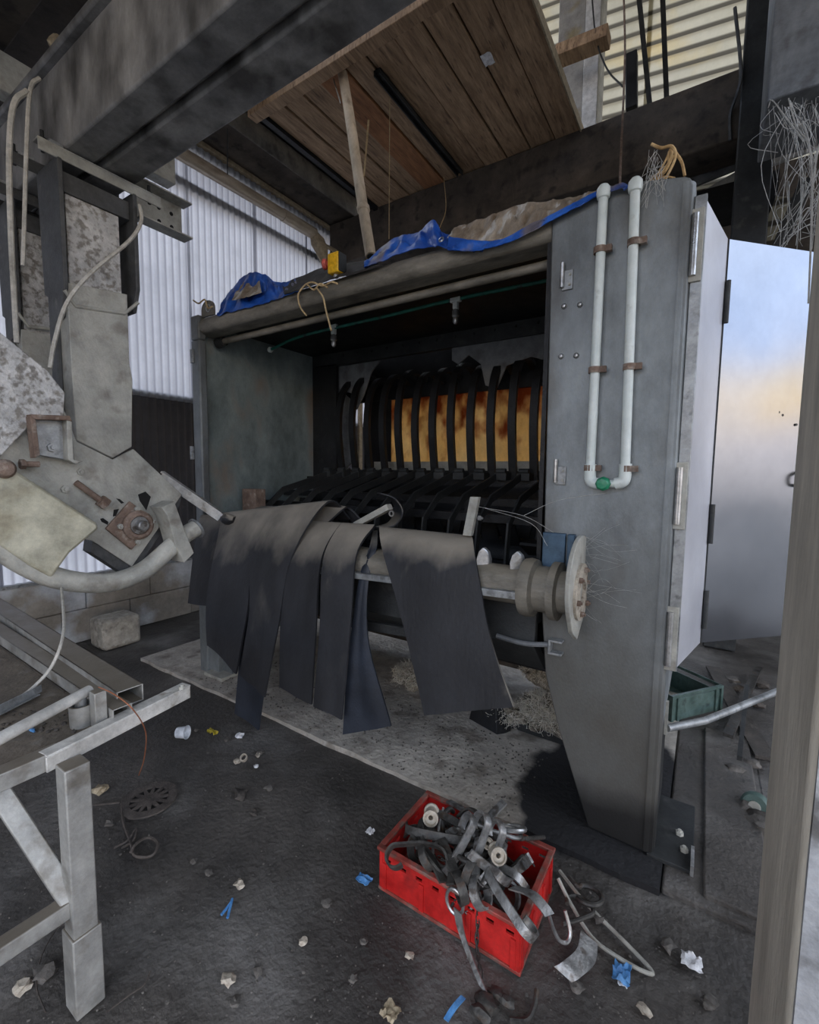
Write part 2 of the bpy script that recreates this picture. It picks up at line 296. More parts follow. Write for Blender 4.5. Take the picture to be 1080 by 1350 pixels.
def splash(mt, z0, z1, colr, nzs=2.5, amt=.85):
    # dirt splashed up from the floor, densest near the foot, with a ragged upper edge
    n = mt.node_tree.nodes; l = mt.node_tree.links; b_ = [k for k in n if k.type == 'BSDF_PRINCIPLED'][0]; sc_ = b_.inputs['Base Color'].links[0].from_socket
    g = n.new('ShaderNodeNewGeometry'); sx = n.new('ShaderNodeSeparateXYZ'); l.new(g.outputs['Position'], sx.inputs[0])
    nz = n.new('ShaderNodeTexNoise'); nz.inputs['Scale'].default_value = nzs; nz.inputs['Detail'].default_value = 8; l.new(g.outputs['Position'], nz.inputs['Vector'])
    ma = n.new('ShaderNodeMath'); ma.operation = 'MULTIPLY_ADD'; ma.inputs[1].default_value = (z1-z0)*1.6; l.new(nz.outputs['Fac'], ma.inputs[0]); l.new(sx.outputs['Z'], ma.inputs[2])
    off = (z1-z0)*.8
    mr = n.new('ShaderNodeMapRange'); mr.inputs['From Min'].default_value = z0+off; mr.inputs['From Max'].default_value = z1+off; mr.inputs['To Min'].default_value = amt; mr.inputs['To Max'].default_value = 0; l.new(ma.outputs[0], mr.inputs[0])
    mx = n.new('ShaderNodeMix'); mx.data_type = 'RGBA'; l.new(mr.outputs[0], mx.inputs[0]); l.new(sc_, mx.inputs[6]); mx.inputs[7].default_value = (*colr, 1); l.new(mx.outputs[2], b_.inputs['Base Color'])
splash(MATS['panel_front'], .5, 1.7, L((84,80,72)), 1.6, .75)
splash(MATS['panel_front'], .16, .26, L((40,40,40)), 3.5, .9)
mat('door_lit', L((206,208,216)), L((222,224,230)), s=1.5, s2=8, rough=(.38,.5), metal=.55, bump=.0, grime=.1)  # reflected brightness of the near door leaf put into a paler steel
mat('stone', L((160,154,142)), L((188,182,170)), L((120,114,104)), s=6, s2=16, rough=(.85,.95), bump=.6, bs=50)
# ================================================================== THE SETTING
# ground outside and hall floor
tag(B().box(-40, 40, -40, 40, -.4, -.12).build('yard_ground', 'yard', smooth=False), 'pale concrete yard outside the hall', 'ground', kind='structure')
def floor_z(x, y):
    return .008*MN.noise(V((x*1.3, y*1.3, 0)))+.004*MN.noise(V((x*6, y*6, 2)))-.008
rows = [[(-4.8+i*.08, -2.2+j*.08, floor_z(-4.8+i*.08, -2.2+j*.08)) for i in range(int(8.4/.08)+1)] for j in range(int(9.2/.08)+1)]
floor = B().grid(rows); floor.box(-4.8, 3.6, -2.2, 7.0, -.12, -.03)
# dark patch beside the machine foot, built into the floor material with a ragged outline
def darkened(name, src, cx, cy, rx, ry, dark):
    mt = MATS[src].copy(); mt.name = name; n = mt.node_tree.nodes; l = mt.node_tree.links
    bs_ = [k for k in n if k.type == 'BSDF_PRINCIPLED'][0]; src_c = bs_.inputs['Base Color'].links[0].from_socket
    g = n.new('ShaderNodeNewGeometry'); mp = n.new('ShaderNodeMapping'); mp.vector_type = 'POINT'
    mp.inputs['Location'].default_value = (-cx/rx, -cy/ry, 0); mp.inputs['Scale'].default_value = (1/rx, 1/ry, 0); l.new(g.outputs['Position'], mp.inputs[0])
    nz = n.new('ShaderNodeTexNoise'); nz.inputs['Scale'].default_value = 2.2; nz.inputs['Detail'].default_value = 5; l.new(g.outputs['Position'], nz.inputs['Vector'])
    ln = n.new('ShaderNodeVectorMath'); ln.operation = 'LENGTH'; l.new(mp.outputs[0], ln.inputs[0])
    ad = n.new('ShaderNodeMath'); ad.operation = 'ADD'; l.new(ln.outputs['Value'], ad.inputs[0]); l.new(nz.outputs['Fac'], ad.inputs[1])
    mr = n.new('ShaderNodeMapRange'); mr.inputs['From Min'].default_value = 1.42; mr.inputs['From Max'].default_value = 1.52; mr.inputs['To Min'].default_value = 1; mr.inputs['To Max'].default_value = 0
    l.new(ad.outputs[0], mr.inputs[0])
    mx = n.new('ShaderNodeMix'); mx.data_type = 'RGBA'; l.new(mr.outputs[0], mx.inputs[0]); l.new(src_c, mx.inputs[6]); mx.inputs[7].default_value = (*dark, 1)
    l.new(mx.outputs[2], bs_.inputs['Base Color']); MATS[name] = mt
darkened('floor_patch', 'floor', -.28, 2.35, .42, .5, L((36,36,37)))
darkened('slab_patch', 'slab', -.30, 2.4, .40, .75, L((34,34,36)))
fo = tag(floor.build('floor', 'floor_patch', ang=80), 'dark dirty concrete hall floor with grit', 'floor', kind='structure')
# paler cast slab under the machine
rows = [[(-3.9+i*.06, 1.88+j*.06+(.012*MN.noise(V((i*.3, 0, 0))) if j == 0 else 0), .018+.008*MN.noise(V((i*.25, j*.25, 5)))+.003*MN.noise(V((i*.9, j*.9, 1)))) for i in range(int(3.84/.06)+1)] for j in range(int(1.9/.06)+1)]
B().plate(rows, .05).build('slab', 'slab_patch', fo, ang=70)
B().box(-.055, .66, 1.9, 3.78, -.04, .016).build('floor_slab', 'floor', fo, bevel=.01)
# kerb cracks on the right: a row of cast slabs next to the machine
for i, (x0, x1, y0, y1) in enumerate(((.08, .30, 1.94, 3.3), (.32, .62, 1.55, 3.0))):
    B().box(x0, x1, y0, y1, -.03, .034-.014*i).build('floor_slab', 'floor', fo, bevel=.008)

# left wall: plinth of cast blocks and corrugated sheets
wl = S('wall_left', 'tall corrugated sheet wall on a low block plinth', 'wall', (-4.8, 2, 0))
XW = -4.8
y = -2.2; k = 0
while y < 6.4:
    wdt = .58+.06*((k*7) % 3)
    for r_ in range(2):
        B().box(XW-.22, XW+.035+.006*((k+r_) % 2), y+.002+(.2 if r_ else 0), y+wdt-.002+(.2 if r_ else 0), .305*r_, .305*(r_+1)-.004-(0 if r_ == 0 else -.0)).build('block', 'plinth', wl, bevel=.008)
    y += wdt; k += 1
B().box(XW-.2, XW+.01, -2.2, 6.4, 0, .6).build('plinth_core', 'soot', wl)
B().box(XW-.1, XW+.05, -2.2, 6.4, .6, .628).build('sill_flashing', 'galv', wl)
for i in range(10):
    y0, y1 = -2.2+i*.86, -2.2+(i+1)*.86+.03
    B().grid(corrug(XW+(.004 if i % 2 else 0), y0, y1, 2.33, 5.12, .0767, .011)).build('corrugated_sheet', 'sheet_wall', wl, ang=60)
    dark = y0 > 1.9  # blocked backlight is put into the colour of these lower sheets
    B().grid(corrug(XW+(.004 if i % 2 else 0)-.006, y0, y1, .62, 2.37, .0767, .011)).build('corrugated_sheet', 'sheet_shaded' if dark else 'sheet_wall', wl, ang=60)
for z in (2.35, 4.62):
    B().box(XW-.12, XW-.014, -2.2, 6.4, z-.045, z+.045).build('girt', 'dark_steel', wl)
B().box(XW-.05, XW+.03, 5.82, 5.9, .6, 5.12).build('end_flashing', 'wrap', wl)
B().box(XW-.02, XW+.05, 1.0, 5.85, 5.075, 5.125).build('top_batten', 'wrap', wl, bevel=.006)
# back wall with a high sunlit sheet strip of horizontal ribs and a low opening added to backlight the rusty sheets
wb = S('wall_back', 'back wall with pale ribbed sheeting high up', 'wall', (0, 6.6, 0))
B().box(-5.0, 4.0, 6.6, 6.8, 3.0, 5.0).build('wall_panel', 'soot', wb)
B().box(-5.0, -3.3, 6.6, 6.8, -.1, 3.0).build('wall_panel', 'soot', wb)
B().box(-.2, 4.0, 6.6, 6.8, -.1, 3.0).build('wall_panel', 'soot', wb)
B().box(-3.3, -.2, 6.6, 6.8, -.1, .9).build('wall_panel', 'soot', wb)
ang = math.radians(10)
for i in range(4):
    rr = corrug(0, -3.6+i*1.35, -3.6+(i+1)*1.35+.05, 4.9, 8.6, .17, .022, horiz=True)
    b = B().grid([[(p[0]*math.cos(ang)-(p[1]+.006*(i % 2))*math.sin(ang), 6.55+p[0]*math.sin(ang)+(p[1]+.006*(i % 2))*math.cos(ang), p[2]) for p in r] for r in rr])
    b.build('ribbed_sheet', 'sheet_yellow', wb, ang=70)
# roof and right wall (the hall is open to the yard in front and on the right)
rf = S('ceiling', 'dark high roof of the hall', 'ceiling', (0, 3, 8.3))
B().box(-5.0, 3.8, -2.4, 7.2, 8.6, 8.7).build('roof_deck', 'soot', rf)
wf = S('light_block_front', 'unseen wall added behind the viewer to cut front light', 'wall', (-2, -2.3, 0))  # unseen wall added to hold back light; its gap sets the fill
B().box(-5.0, -2.2, -2.4, -2.2, -.1, 8.6).build('wall_panel', 'soot', wf)
B().box(-2.2, 1.2, -2.4, -2.2, 4.2, 8.6).build('wall_panel', 'soot', wf)
wr = S('wall_right', 'dark wall at the back right of the hall', 'wall', (3.6, 5, 0))
B().box(3.55, 3.75, 4.6, 6.7, -.1, 8.6).build('wall_panel', 'soot', wr)
B().box(3.55, 3.75, -2.4, 4.6, 5.6, 8.6).build('lintel', 'soot', wr)
# near mezzanine slab with joists overhead
mz = S('trim_1', 'dark concrete deck with joists overhead', 'deck', (-2.5, 0, 4.0))
B().box(-5.0, 2.2, -1.6, 1.9, 4.2, 4.35).build('deck_slab', 'soot', mz)
for (y0, y1, zb) in ((.22, .42, 3.92), (-.3, -.1, 3.92), (.86, 1.06, 3.9)):
    B().box(-5.0, 2.2, y0, y1, zb, 4.2).build('joist', 'soot', mz, bevel=.01)
# big overhead girder
bg_ = tag(B().box(-4.9, 2.5, 1.085, 1.225, 3.2, 3.62).box(-4.9, 2.5, 1.225, 1.26, 3.235, 3.62).box(-4.9, 2.5, 1.26, 1.43, 3.2, 3.5).box(-4.9, 2.5, 1.05, 1.45, 3.62, 3.66).build('steel_girder', 'beam_paint', loc=(-1, 1.25, 3.2), bevel=.012), 'long dark painted double girder running overhead', 'girder')
bg_['kind'] = 'structure'; bg_.name = 'trim_2'
# cream cross beam behind the girder, top left
cb = fl(76, 62, 3.7)
tag(lump(B(), cb, .035, 4, (1, 1, 1.5)).build('foam_lump', 'wrap', loc=(cb.x, cb.y, 3.66)), 'small cream foam lump stuck on the girder top', 'foam')
tag(B().box(-3.47, -3.36, .3, 2.0, 3.665, 3.87).build('trim_3', 'galv_old', loc=(-3.4, 1.1, 3.665), bevel=.006), 'cream painted short cross beam resting on the girder', 'beam', kind='structure')

# ------------------------------------------------ plank deck, its beams, high up behind the girder
ZP = 5.087; YB = 5.06
dk = S('trim_4', 'raised deck of rough timber planks on beams', 'deck', (-2.6, 4, ZP))
edges = [-1.275, -1.53, -1.80, -2.06, -2.32, -2.62, -2.84, -3.13, -3.36, -3.60, -3.84]
for i in range(len(edges)-1):
    x1, x0 = edges[i], edges[i+1]; dz = .012*((i*5) % 3)-.006
    B().box(x0+.008, x1-.008, 3.18, YB+.12, ZP+dz, ZP+dz+.045).build('plank', 'wood_red' if i in (6,) else 'wood', dk, bevel=.004)
B().box(-1.275, -1.262, 3.15, YB+.1, ZP-.03, ZP+.06).build('plank_edge_strip', 'wrap', dk)
B().box(-3.9, .2, 3.06, 3.17, ZP-.10, ZP+.12).build('deck_edge_beam', 'wood', dk, bevel=.006)
B().box(-3.9, -1.3, 3.17, YB+.1, ZP+.07, ZP+.1).build('deck_cover', 'soot', dk)
B().box(-3.9, -3.84, 3.17, YB, ZP-.04, ZP+.12).build('dark_angle', 'black_steel', dk)
# steel channel let into the planks
p, q = fl(492, 97, ZP-.02), fl(607, 229, ZP-.02)
ch = B(); ch.box(q.x-.035, q.x-.025, p.y, q.y, ZP-.05, ZP); ch.box(q.x+.025, q.x+.035, p.y, q.y, ZP-.05, ZP); ch.box(q.x-.035, q.x+.035, p.y, q.y, ZP-.012, ZP-.002)
ch.build('steel_channel', 'dark_steel', dk)
# edge soffit by the wall; its shade is put into the darker underside colour
B().box(-5.1, -4.83, 1.2, 6.4, 5.0, 5.5).build('light_gap_board', 'soot', dk)  # unseen board added to stop light leaking past the wall top
sf = B().box(-4.82, -4.27, 1.6, 5.6, 5.13, 5.3); sf.build('soffit_beam', 'soot', dk, bevel=.01)
B().box(-4.27, -4.245, 1.6, 5.4, 5.09, 5.33).build('soffit_face', 'concrete', dk, bevel=.008)
B().box(-4.24, -3.9, 1.6, 5.4, 5.34, 5.4).build('recess_board', 'black_steel', dk)
for i in range(9):
    B().box(-5.0, -3.8, 1.2, 5.7, 5.42, 5.46).build('recess_cover', 'soot', dk) if i == 0 else None; yy = 3.0+i*.24+.05*random.random(); lump(B(), (-4.1+.1*random.random(), yy, 5.33), .07, i, (1, 1.3, .4)).build('insulation_lump', 'grit', dk)  # recess cover added above to shut out a streak of skylight
# big beam behind the machine
bt, bb = py(783.7, 163, YB).z, py(760, 250, YB).z
mb = S('trim_5', 'massive soot blackened concrete beam behind the machine', 'beam', (-2, YB, bb))
B().box(-4.7, .34, YB, YB+.4, bb, bt).build('beam', 'soot', mb, bevel=.015)
B().box(-4.2, .4, YB+.45, YB+.6, bb-.45, bb-.12).build('rear_beam', 'black_steel', mb)
# columns
xa, xb = py(968, 250, YB-.06).x, py(1020, 200, YB-.06).x
c1 = S('trim_6', 'dark square steel column behind the open door', 'column', (xa, YB, 0))
B().box(xa, xb, YB-.06, YB+.3, 0, 7.5).build('column', 'dark_steel', c1, bevel=.012)
p, q = py(735, 80, 5.9), py(770, 80, 5.9)
c2 = S('trim_7', 'grey concrete column with white edge above the beam', 'column', (p.x, 5.9, 0))
B().box(p.x, q.x, 5.9, 6.2, 3.0, 8.6).build('column', 'column_paint', c2, bevel=.01)
r_ = py(790, 80, 5.9)
B().box(q.x+.004, r_.x, 5.88, 6.2, 3.0, 8.6).build('white_edge', 'white_paint', c2, bevel=.006)
for (u0_, u1_, Y_, w_) in (((843, 0), (857, 140), 6.0, .05), ((874, 0), (879, 128), 6.1, .055)):
    a, b2 = py(*u0_, Y_), py(*u1_, Y_)
    d = (a-b2); tag(B().bar(b2-d*.25, a+d*.8, w_, .05).build('trim_8', 'dark_steel', loc=(b2.x, b2.y, b2.z)), 'thin dark upright bar before the ribbed sheeting', 'bar', 'uprights before the ribbed sheeting', kind='structure')
# grey box panel and mess on the right behind the door
g0 = py(1012, 130, 3.9)
gp = S('trim_9', 'grey painted duct hanging beside the dark column', 'duct', (g0.x, 3.9, g0.z))
B().box(g0.x, g0.x+1.2, 3.9, 4.6, g0.z-.02, 7).build('duct', 'grey_panel', gp, bevel=.01)
# near concrete post on the right
po = S('trim_10', 'weathered concrete post with flaking whitewash on one face', 'post', (.3, 1.15, 0))
B().box(.17, .60, .955, 1.385, -.05, 3.62).build('post', 'post', po, bevel=.02)
b = B()
rows = [[(.178+i*.02, .953-.004-.004*MN.noise(V((i*.5, j*.35, 3))), .0+j*.06) for i in range(20)] for j in range(60)]
b.plate(rows, .01).build('whitewash_skin', 'post_paint', po)
# ================================================================== THE DEHAIRING MACHINE
XL, XR, YF, YBK, ZT = -3.29, -.10, 2.04, 3.27, 2.72
MC = T('scraping_machine', 'big grey steel carcass scraping machine with an open front', 'machine', (-1.7, 2.6, 0))
# right front panel: outline in the front plane
poly = [(-.616, YF, 2.60), (-.616, YF, 2.70), (-.40, YF, 2.735), (-.30, YF, 2.735), (-.13, YF, 2.70)]
poly += [(-.112, YF, 2.69), (-.10, YF, 2.66), (-.10, YF, .02), (-.355, YF, .03), (-.50, YF, .44), (-.57, YF, .68), (-.60, YF, 1.0), (-.60, YF, 1.34)]
fp = B().prism(poly, (0, .02, 0)).build('front_panel', 'panel_front', MC, bevel=.006)
# rolled outer edge of the panel and side sheet
ed = B(); pts = []
for k in range(7):
    a = math.pi/2*k/6; pts.append((-.10-.035+.035*math.sin(a), YF+.035-.035*math.cos(a)))
ed.plate([[(x_, y_, z_) for (x_, y_) in pts+[(-.10, YF+.1)]] for z_ in (.03, 2.68)], -.006)
ed.build('rolled_edge', 'panel_front', MC)
B().box(-.13, -.098, YF+.07, YBK+.2, .5, 2.66).build('side_sheet', 'machine', MC, bevel=.004)
B().box(-.14, -.10, YF+.07, YF+.5, 0, .5).build('foot_sheet', 'dark_steel', MC)
fpl = B().box(-.12, .045, YF-.01, YF+.42, .012, .03).build('foot_plate', 'dark_steel', MC, bevel=.003)
B().box(.035, .047, YF-.02, YF+.1, .0, .06).build('plate_edge', 'steel', fpl)
for (u, v_) in ((896, 1100), (902, 1122)):
    b = B(); hexbolt(b, fl(u, v_, .03), (0, 0, 1), .016, .014); b.build('anchor_bolt', 'galv_old', fpl)
# panel bolts, latches, hinges
for (u, v_) in ((744, 404), (765, 402), (740, 470), (760, 469)):
    b = B(); b.lathe([(.012, 0), (.012, .004), (.007, .012), (.0, .014)], py(u, v_, YF)-V((0, 0, 0)), (0, -1, 0), 12); b.build('bolt', 'steel', fp)
for (u, v_) in ((748, 370), (739, 627)):
    c = py(u, v_, YF); b = B().box(c.x-.02, c.x+.025, YF-.008, YF, c.z-.04, c.z+.04); h = b.build('latch_plate', 'galv', fp, bevel=.002)
    B().tube([(c.x-.018, YF-.016, c.z-.03), (c.x-.018, YF-.016, c.z+.07)], .009, 10).build('latch_pin', 'steel', h)
    b = B(); hexbolt(b, (c.x+.012, YF-.008, c.z+.02), (0, -1, 0), .006, .004); hexbolt(b, (c.x+.012, YF-.008, c.z-.02), (0, -1, 0), .006, .004); b.build('screw', 'galv_old', h)
c = py(735, 850, YF); b = B()
b.box(c.x-.03, c.x+.03, YF-.045, YF, c.z-.035, c.z-.025).box(c.x-.03, c.x-.02, YF-.045, YF, c.z-.025, c.z+.03).box(c.x-.02, c.x+.03, YF-.045, YF, c.z+.022, c.z+.032)
b.build('bracket', 'galv', fp, bevel=.002)
# frame: left post, top rail, lower pipe
lp = B().box(XL, XL+.10, YF-.005, YF+.06, 2.56, 2.735).box(XL, XL+.10, YF-.005, YF+.06, .0, 2.56).build('front_post', 'machine', MC, bevel=.012)
for v_ in (470, 597):
    c = py(254, v_, YF-.005); B().box(c.x-.012, c.x+.018, YF-.02, YF, c.z-.05, c.z+.05).build('hinge', 'galv', lp, bevel=.003)
b = B(); pts = []
prof = [(.0, 2.60), (-.035, 2.605), (-.055, 2.63), (-.055, 2.675), (-.035, 2.71), (.0, 2.722), (.09, 2.722), (.09, 2.60)]
b.prism([(XL+.05, YF+.058+a, z) for a, z in prof], (-.665-XL, 0, 0))
b.build('top_rail', 'rail', MC, bevel=.01)
B().tube([(XL+.14, YF+.17, 2.575), (-.62, YF+.15, 2.565)], .022, 12).build('lower_rail_pipe', 'rail', MC)
B().tube([(XL+.08, YF+.17, 2.57), (XL+.16, YF+.17, 2.575)], [.04, .034], 12).build('rail_socket', 'dark_steel', MC)
# casing
B().box(XL, XL+.025, YF+.06, YBK, .15, 2.70).build('side_panel', 'machine_in', MC)
B().box(XL, XR-.02, YF+.05, YBK+.3, 2.70, 2.718).build('roof_panel', 'black_steel', MC)
B().box(-.64, -.62, YF+.03, YBK, .9, 2.70).build('inner_side_panel', 'black_steel', MC)
# header with bolts
hd = B().box(XL+.03, -.62, YBK, YBK+.05, 2.585, 2.72).build('header_beam', 'dark_steel', MC, bevel=.005)
for i in range(15):
    b = B(); hexbolt(b, (XL+.25+i*.165, YBK, 2.665), (0, -1, 0), .013, .01); b.build('bolt', 'dark_steel', hd)
B().box(XL+.03, XL+.33, YBK, YBK+.03, .9, 2.6).build('back_sheet', 'black_steel', MC)
# ragged grey rubber curtains at the back, between openings
def curtain(pts, Y):
    B().prism([tuple(py(u, v_, Y)) for u, v_ in pts], (0, .012, 0)).build('curtain', 'grey_panel', MC)
curtain([(430, 476), (505, 470), (490, 490), (480, 520), (470, 540), (463, 518), (448, 516), (436, 528), (433, 500)], YBK+.06)
curtain([(596, 458), (740, 435), (740, 480), (700, 470), (668, 482), (655, 512), (640, 508), (634, 480), (618, 468), (604, 480), (596, 475)], YBK+.02)
curtain([(440, 545), (455, 520), (466, 530), (470, 600), (452, 625), (440, 600)], YBK+.10)
# rusty translucent sheets behind the bars
rs_ = MATS['rust_sheet']; n_ = rs_.node_tree.nodes; l_ = rs_.node_tree.links      # rust eats down from the top edge of the sheets
mr_ = [k for k in n_ if k.type == 'MAP_RANGE' and k.outputs[0].links and k.outputs[0].links[0].to_node.type == 'MIX'][0]
sz_ = n_.new('ShaderNodeSeparateXYZ'); tc_ = [k for k in n_ if k.type == 'TEX_COORD'][0]; l_.new(tc_.outputs['Object'], sz_.inputs[0])
m_ = n_.new('ShaderNodeMath'); m_.operation = 'MULTIPLY_ADD'; m_.inputs[1].default_value = .55; m_.inputs[2].default_value = -1.12
l_.new(sz_.outputs['Z'], m_.inputs[0]); a_ = n_.new('ShaderNodeMath'); a_.operation = 'ADD'; l_.new(mr_.inputs[0].links[0].from_socket, a_.inputs[0]); l_.new(m_.outputs[0], a_.inputs[1]); l_.new(a_.outputs[0], mr_.inputs[0])
for i in range(6):
    x0 = -2.62+i*.42
    B().box(x0, x0+.425, YBK+.42+.004*(i % 2), YBK+.423+.004*(i % 2), 1.70, 2.36).build('rear_sheet', 'rust_sheet', MC)
B().box(-2.8, -.1, YBK+.38, YBK+.44, 1.62, 1.70).build('rear_sill', 'galv_old', MC)
B().box(-2.95, -2.62, YBK+.41, YBK+.43, .9, 2.6).build('rear_dark_sheet', 'black_steel', MC)
B().box(XL, -.1, YBK+.40, YBK+.45, 2.30, 2.72).build('rear_header', 'black_steel', MC)
B().box(XL, -.1, YBK+.40, YBK+.45, .6, 1.62).build('rear_lower_sheet', 'black_steel', MC)
B().box(XL, XL+.02, YBK, YBK+.45, .6, 2.72).build('rear_side_sheet', 'black_steel', MC)
# bent scraper bars: rise from the cradle, bow forward and curl back at the top
bars_x = [-2.86, -2.70, -2.53, -2.365, -2.20, -2.03, -1.865, -1.70, -1.53, -1.365, -1.20, -1.04, -.88, -.72]
hoop = None
for i, x in enumerate(bars_x):
    path = crom([(0, .36, 2.40), (0, .24, 2.44), (0, .10, 2.42), (0, -.0, 2.32), (0, -.05, 2.15), (0, -.06, 1.95), (0, -.03, 1.72), (0, -.0, 1.56)], 5)
    if hoop is None:
        b = B(); w_ = .028
        b.plate([[V((x-w_, YBK, 0))+p, V((x+w_, YBK, 0))+p] for p in path], .035)
        hoop = b.build('scraper_bar', 'black_steel', MC); hx = x
    else:
        copy_part(hoop, MC, (x-hx, 0, (.0, .02, -.015)[i % 3]))
# cradle ribs below: flat bars bending down towards the front
rib = None
for i in range(13):
    x = -2.95+i*.185
    if rib is None:
        path = [(0, 3.25, 1.58), (0, 2.95, 1.50), (0, 2.62, 1.42), (0, 2.46, 1.30), (0, 2.42, 1.02), (0, 2.40, .75)]
        b = B(); b.plate([[V((x-.006, 0, 0))+V(p), V((x+.006, 0, 0))+V(p)] for p in path], .05); rib = b.build('cradle_rib', 'dark_steel', MC); rx = x
    else: copy_part(rib, MC, (x-rx, 0, 0))
for (y_, z_) in ((3.2, 1.56), (2.9, 1.44), (2.6, 1.36), (2.52, 1.1)):
    B().box(XL+.03, -.64, y_-.02, y_+.03, z_-.06, z_-.01).build('cross_bar', 'black_steel', MC)
# drum with rubber scrapers standing behind the front shaft
dr = B().tube([(XL+.05, 2.85, 1.05), (-.64, 2.85, 1.05)], .13, 18).build('rear_drum', 'black_steel', MC)
pad = None
for i in range(14):
    x = -3.05+i*.17
    for k in range(5):
        a = 2*math.pi*(k/5)+i*.4; d = V((0, math.cos(a), math.sin(a)))
        b = B(); c = V((x, 2.85, 1.05)); sd = V((1, 0, 0)); b.obox(c+d*.22, sd*.055, d*.10, d.cross(sd)*.008)
        b.build('scraper_paddle', 'black_steel', dr)
for i in range(14):   # bearing saddles where the bars meet the cradle
    x = -2.95+i*.17; b = B(); b.box(x-.045, x+.045, 3.12, 3.22, 1.55, 1.60); b.lathe([(.02, 0), (.02, .07)], (x-.035, 3.14, 1.615), (1, 0, 0), 10); b.build('saddle', 'dark_steel', MC)
# belly sheet and back skirt, hiding the drum from below
B().box(XL+.02, -.62, 2.36, 2.38, .55, 1.0).build('belly_sheet', 'black_steel', MC)
B().box(XL+.02, -.3, 3.3, 3.34, .1, .9).build('rear_skirt', 'soot', MC)
# feet
ft = B().box(XL+.02, XL+.22, YF+.01, YF+.06, 0, .62).build('front_leg', 'machine', MC, bevel=.004)
B().box(XL+.12, XL+.34, YF-.05, YF+.16, .02, .045).build('leg_foot', 'galv_old', ft, bevel=.003)
B().prism([(XL+.34, YF+.05, .03), (XL+.22, YF+.05, .03), (XL+.22, YF+.05, .26)], (0, .01, 0)).build('gusset', 'machine', ft)
# lifting lug
c = py(270, 402, YF); b = B()
out = [(c.x+.075*math.cos(a), YF+.02, 2.735+.03+.06*math.sin(a)) for a in [math.pi*k/10 for k in range(11)]]
b.prism([(c.x+.075, YF+.02, 2.715)]+out+[(c.x-.075, YF+.02, 2.715)], (0, .014, 0)); lug = b.build('lifting_lug', 'rail', MC)
b = B(); b.lathe([(.028, 0), (.028, .018), (.020, .018), (.020, 0), (.028, 0)], (c.x+.01, YF+.018, 2.768), (0, 1, 0), 16); b.build('eye_ring', 'steel', lug)
# water line inside with two spray nozzles
hp = [(-3.1, 2.62, 2.60), (-2.7, 2.6, 2.648), (-1.9, 2.6, 2.66), (-1.36, 2.6, 2.67), (-.64, 2.6, 2.66)]
hs = B().tube(crom(hp, 6), .011, 8).build('spray_line', 'hose_green', MC)
B().lathe([(.0, -.02), (.02, -.015), (.024, 0), (.02, .015), (0, .02)], hp[0], (1, 0, 0), 10).build('end_cap', 'pvc', hs)
for (u, v_) in ((440, 435), (601, 402)):
    c = py(u, v_, 2.6)
    z0_ = 2.66
    B().box(c.x-.035, c.x+.035, 2.585, 2.615, z0_-.008, z0_+.02).box(c.x-.016, c.x+.016, 2.585, 2.615, z0_-.05, z0_-.008).build('tee_fitting', 'pvc', hs, bevel=.004)
    B().lathe([(.014, -.05), (.022, -.06), (.024, -.09), (.016, -.10), (.018, -.125), (.008, -.14)], (c.x, 2.6, z0_), (0, 0, 1), 12).build('nozzle', 'steel', hs)
# outside water pipe with two risers and green valve
def pipe_path(u): return [py(*p, YF-.03) for p in u]
w1, w2 = pipe_path([(796, 252), (778, 628)]), pipe_path([(838, 243), (824, 628)])
wp = B().tube([w1[0], w1[1]], .0185, 14).build('water_pipe', 'pvc', MC)
B().tube([w2[0], w2[1]], .0185, 14).build('riser_pipe', 'pvc', wp)
for p in (w1[0], w2[0]):
    B().lathe([(.0185, -.03), (.024, -.026), (.027, -.008), (.025, .01), (.016, .022), (.0, .026)], p, (0, 0, 1), 14).build('top_elbow', 'pvc', wp)
    B().tube([p+V((0, 0, -.005)), p+V((0, .1, -.005))], .02, 12).build('elbow_arm', 'pvc', wp)
for p, sg in ((w1[1], 1), (w2[1], -1)):
    B().tube(crom([p+V((0, 0, .05)), p+V((0, 0, .0)), p+V((sg*.008, 0, -.022)), p+V((sg*.035, 0, -.03))], 4), .024, 12).build('bottom_elbow', 'pvc', wp)
a, c = w1[1]+V((.03, 0, -.03)), w2[1]+V((-.03, 0, -.03))
B().tube([a, c], .016, 12).build('valve_pipe', 'pvc', wp)
mid = (a+c)/2; mid = a+(c-a)*.35
B().lathe([(0, -.045), (.02, -.043), (.028, -.035), (.03, -.015), (.022, -.01), (.018, .02)], mid, (0, 1, 0), 8).build('valve_knob', 'valve_green', wp)
for (u, v_) in ((791, 330), (784, 488), (778, 617), (836, 320), (830, 484), (825, 618)):
    c = py(u, v_, YF-.03); b = B()
    b.lathe([(.0195, -.012), (.024, -.012), (.024, .012), (.0195, .012), (.0195, -.012)], c, (0, 0, 1), 14); b.box(c.x+.015, c.x+.045, c.y-.01, c.y+.01, c.z-.012, c.z+.012)
    b.box(c.x-.01, c.x+.01, c.y+.02, YF+.001, c.z-.01, c.z+.01); b.build('pipe_clamp', 'rust', wp)
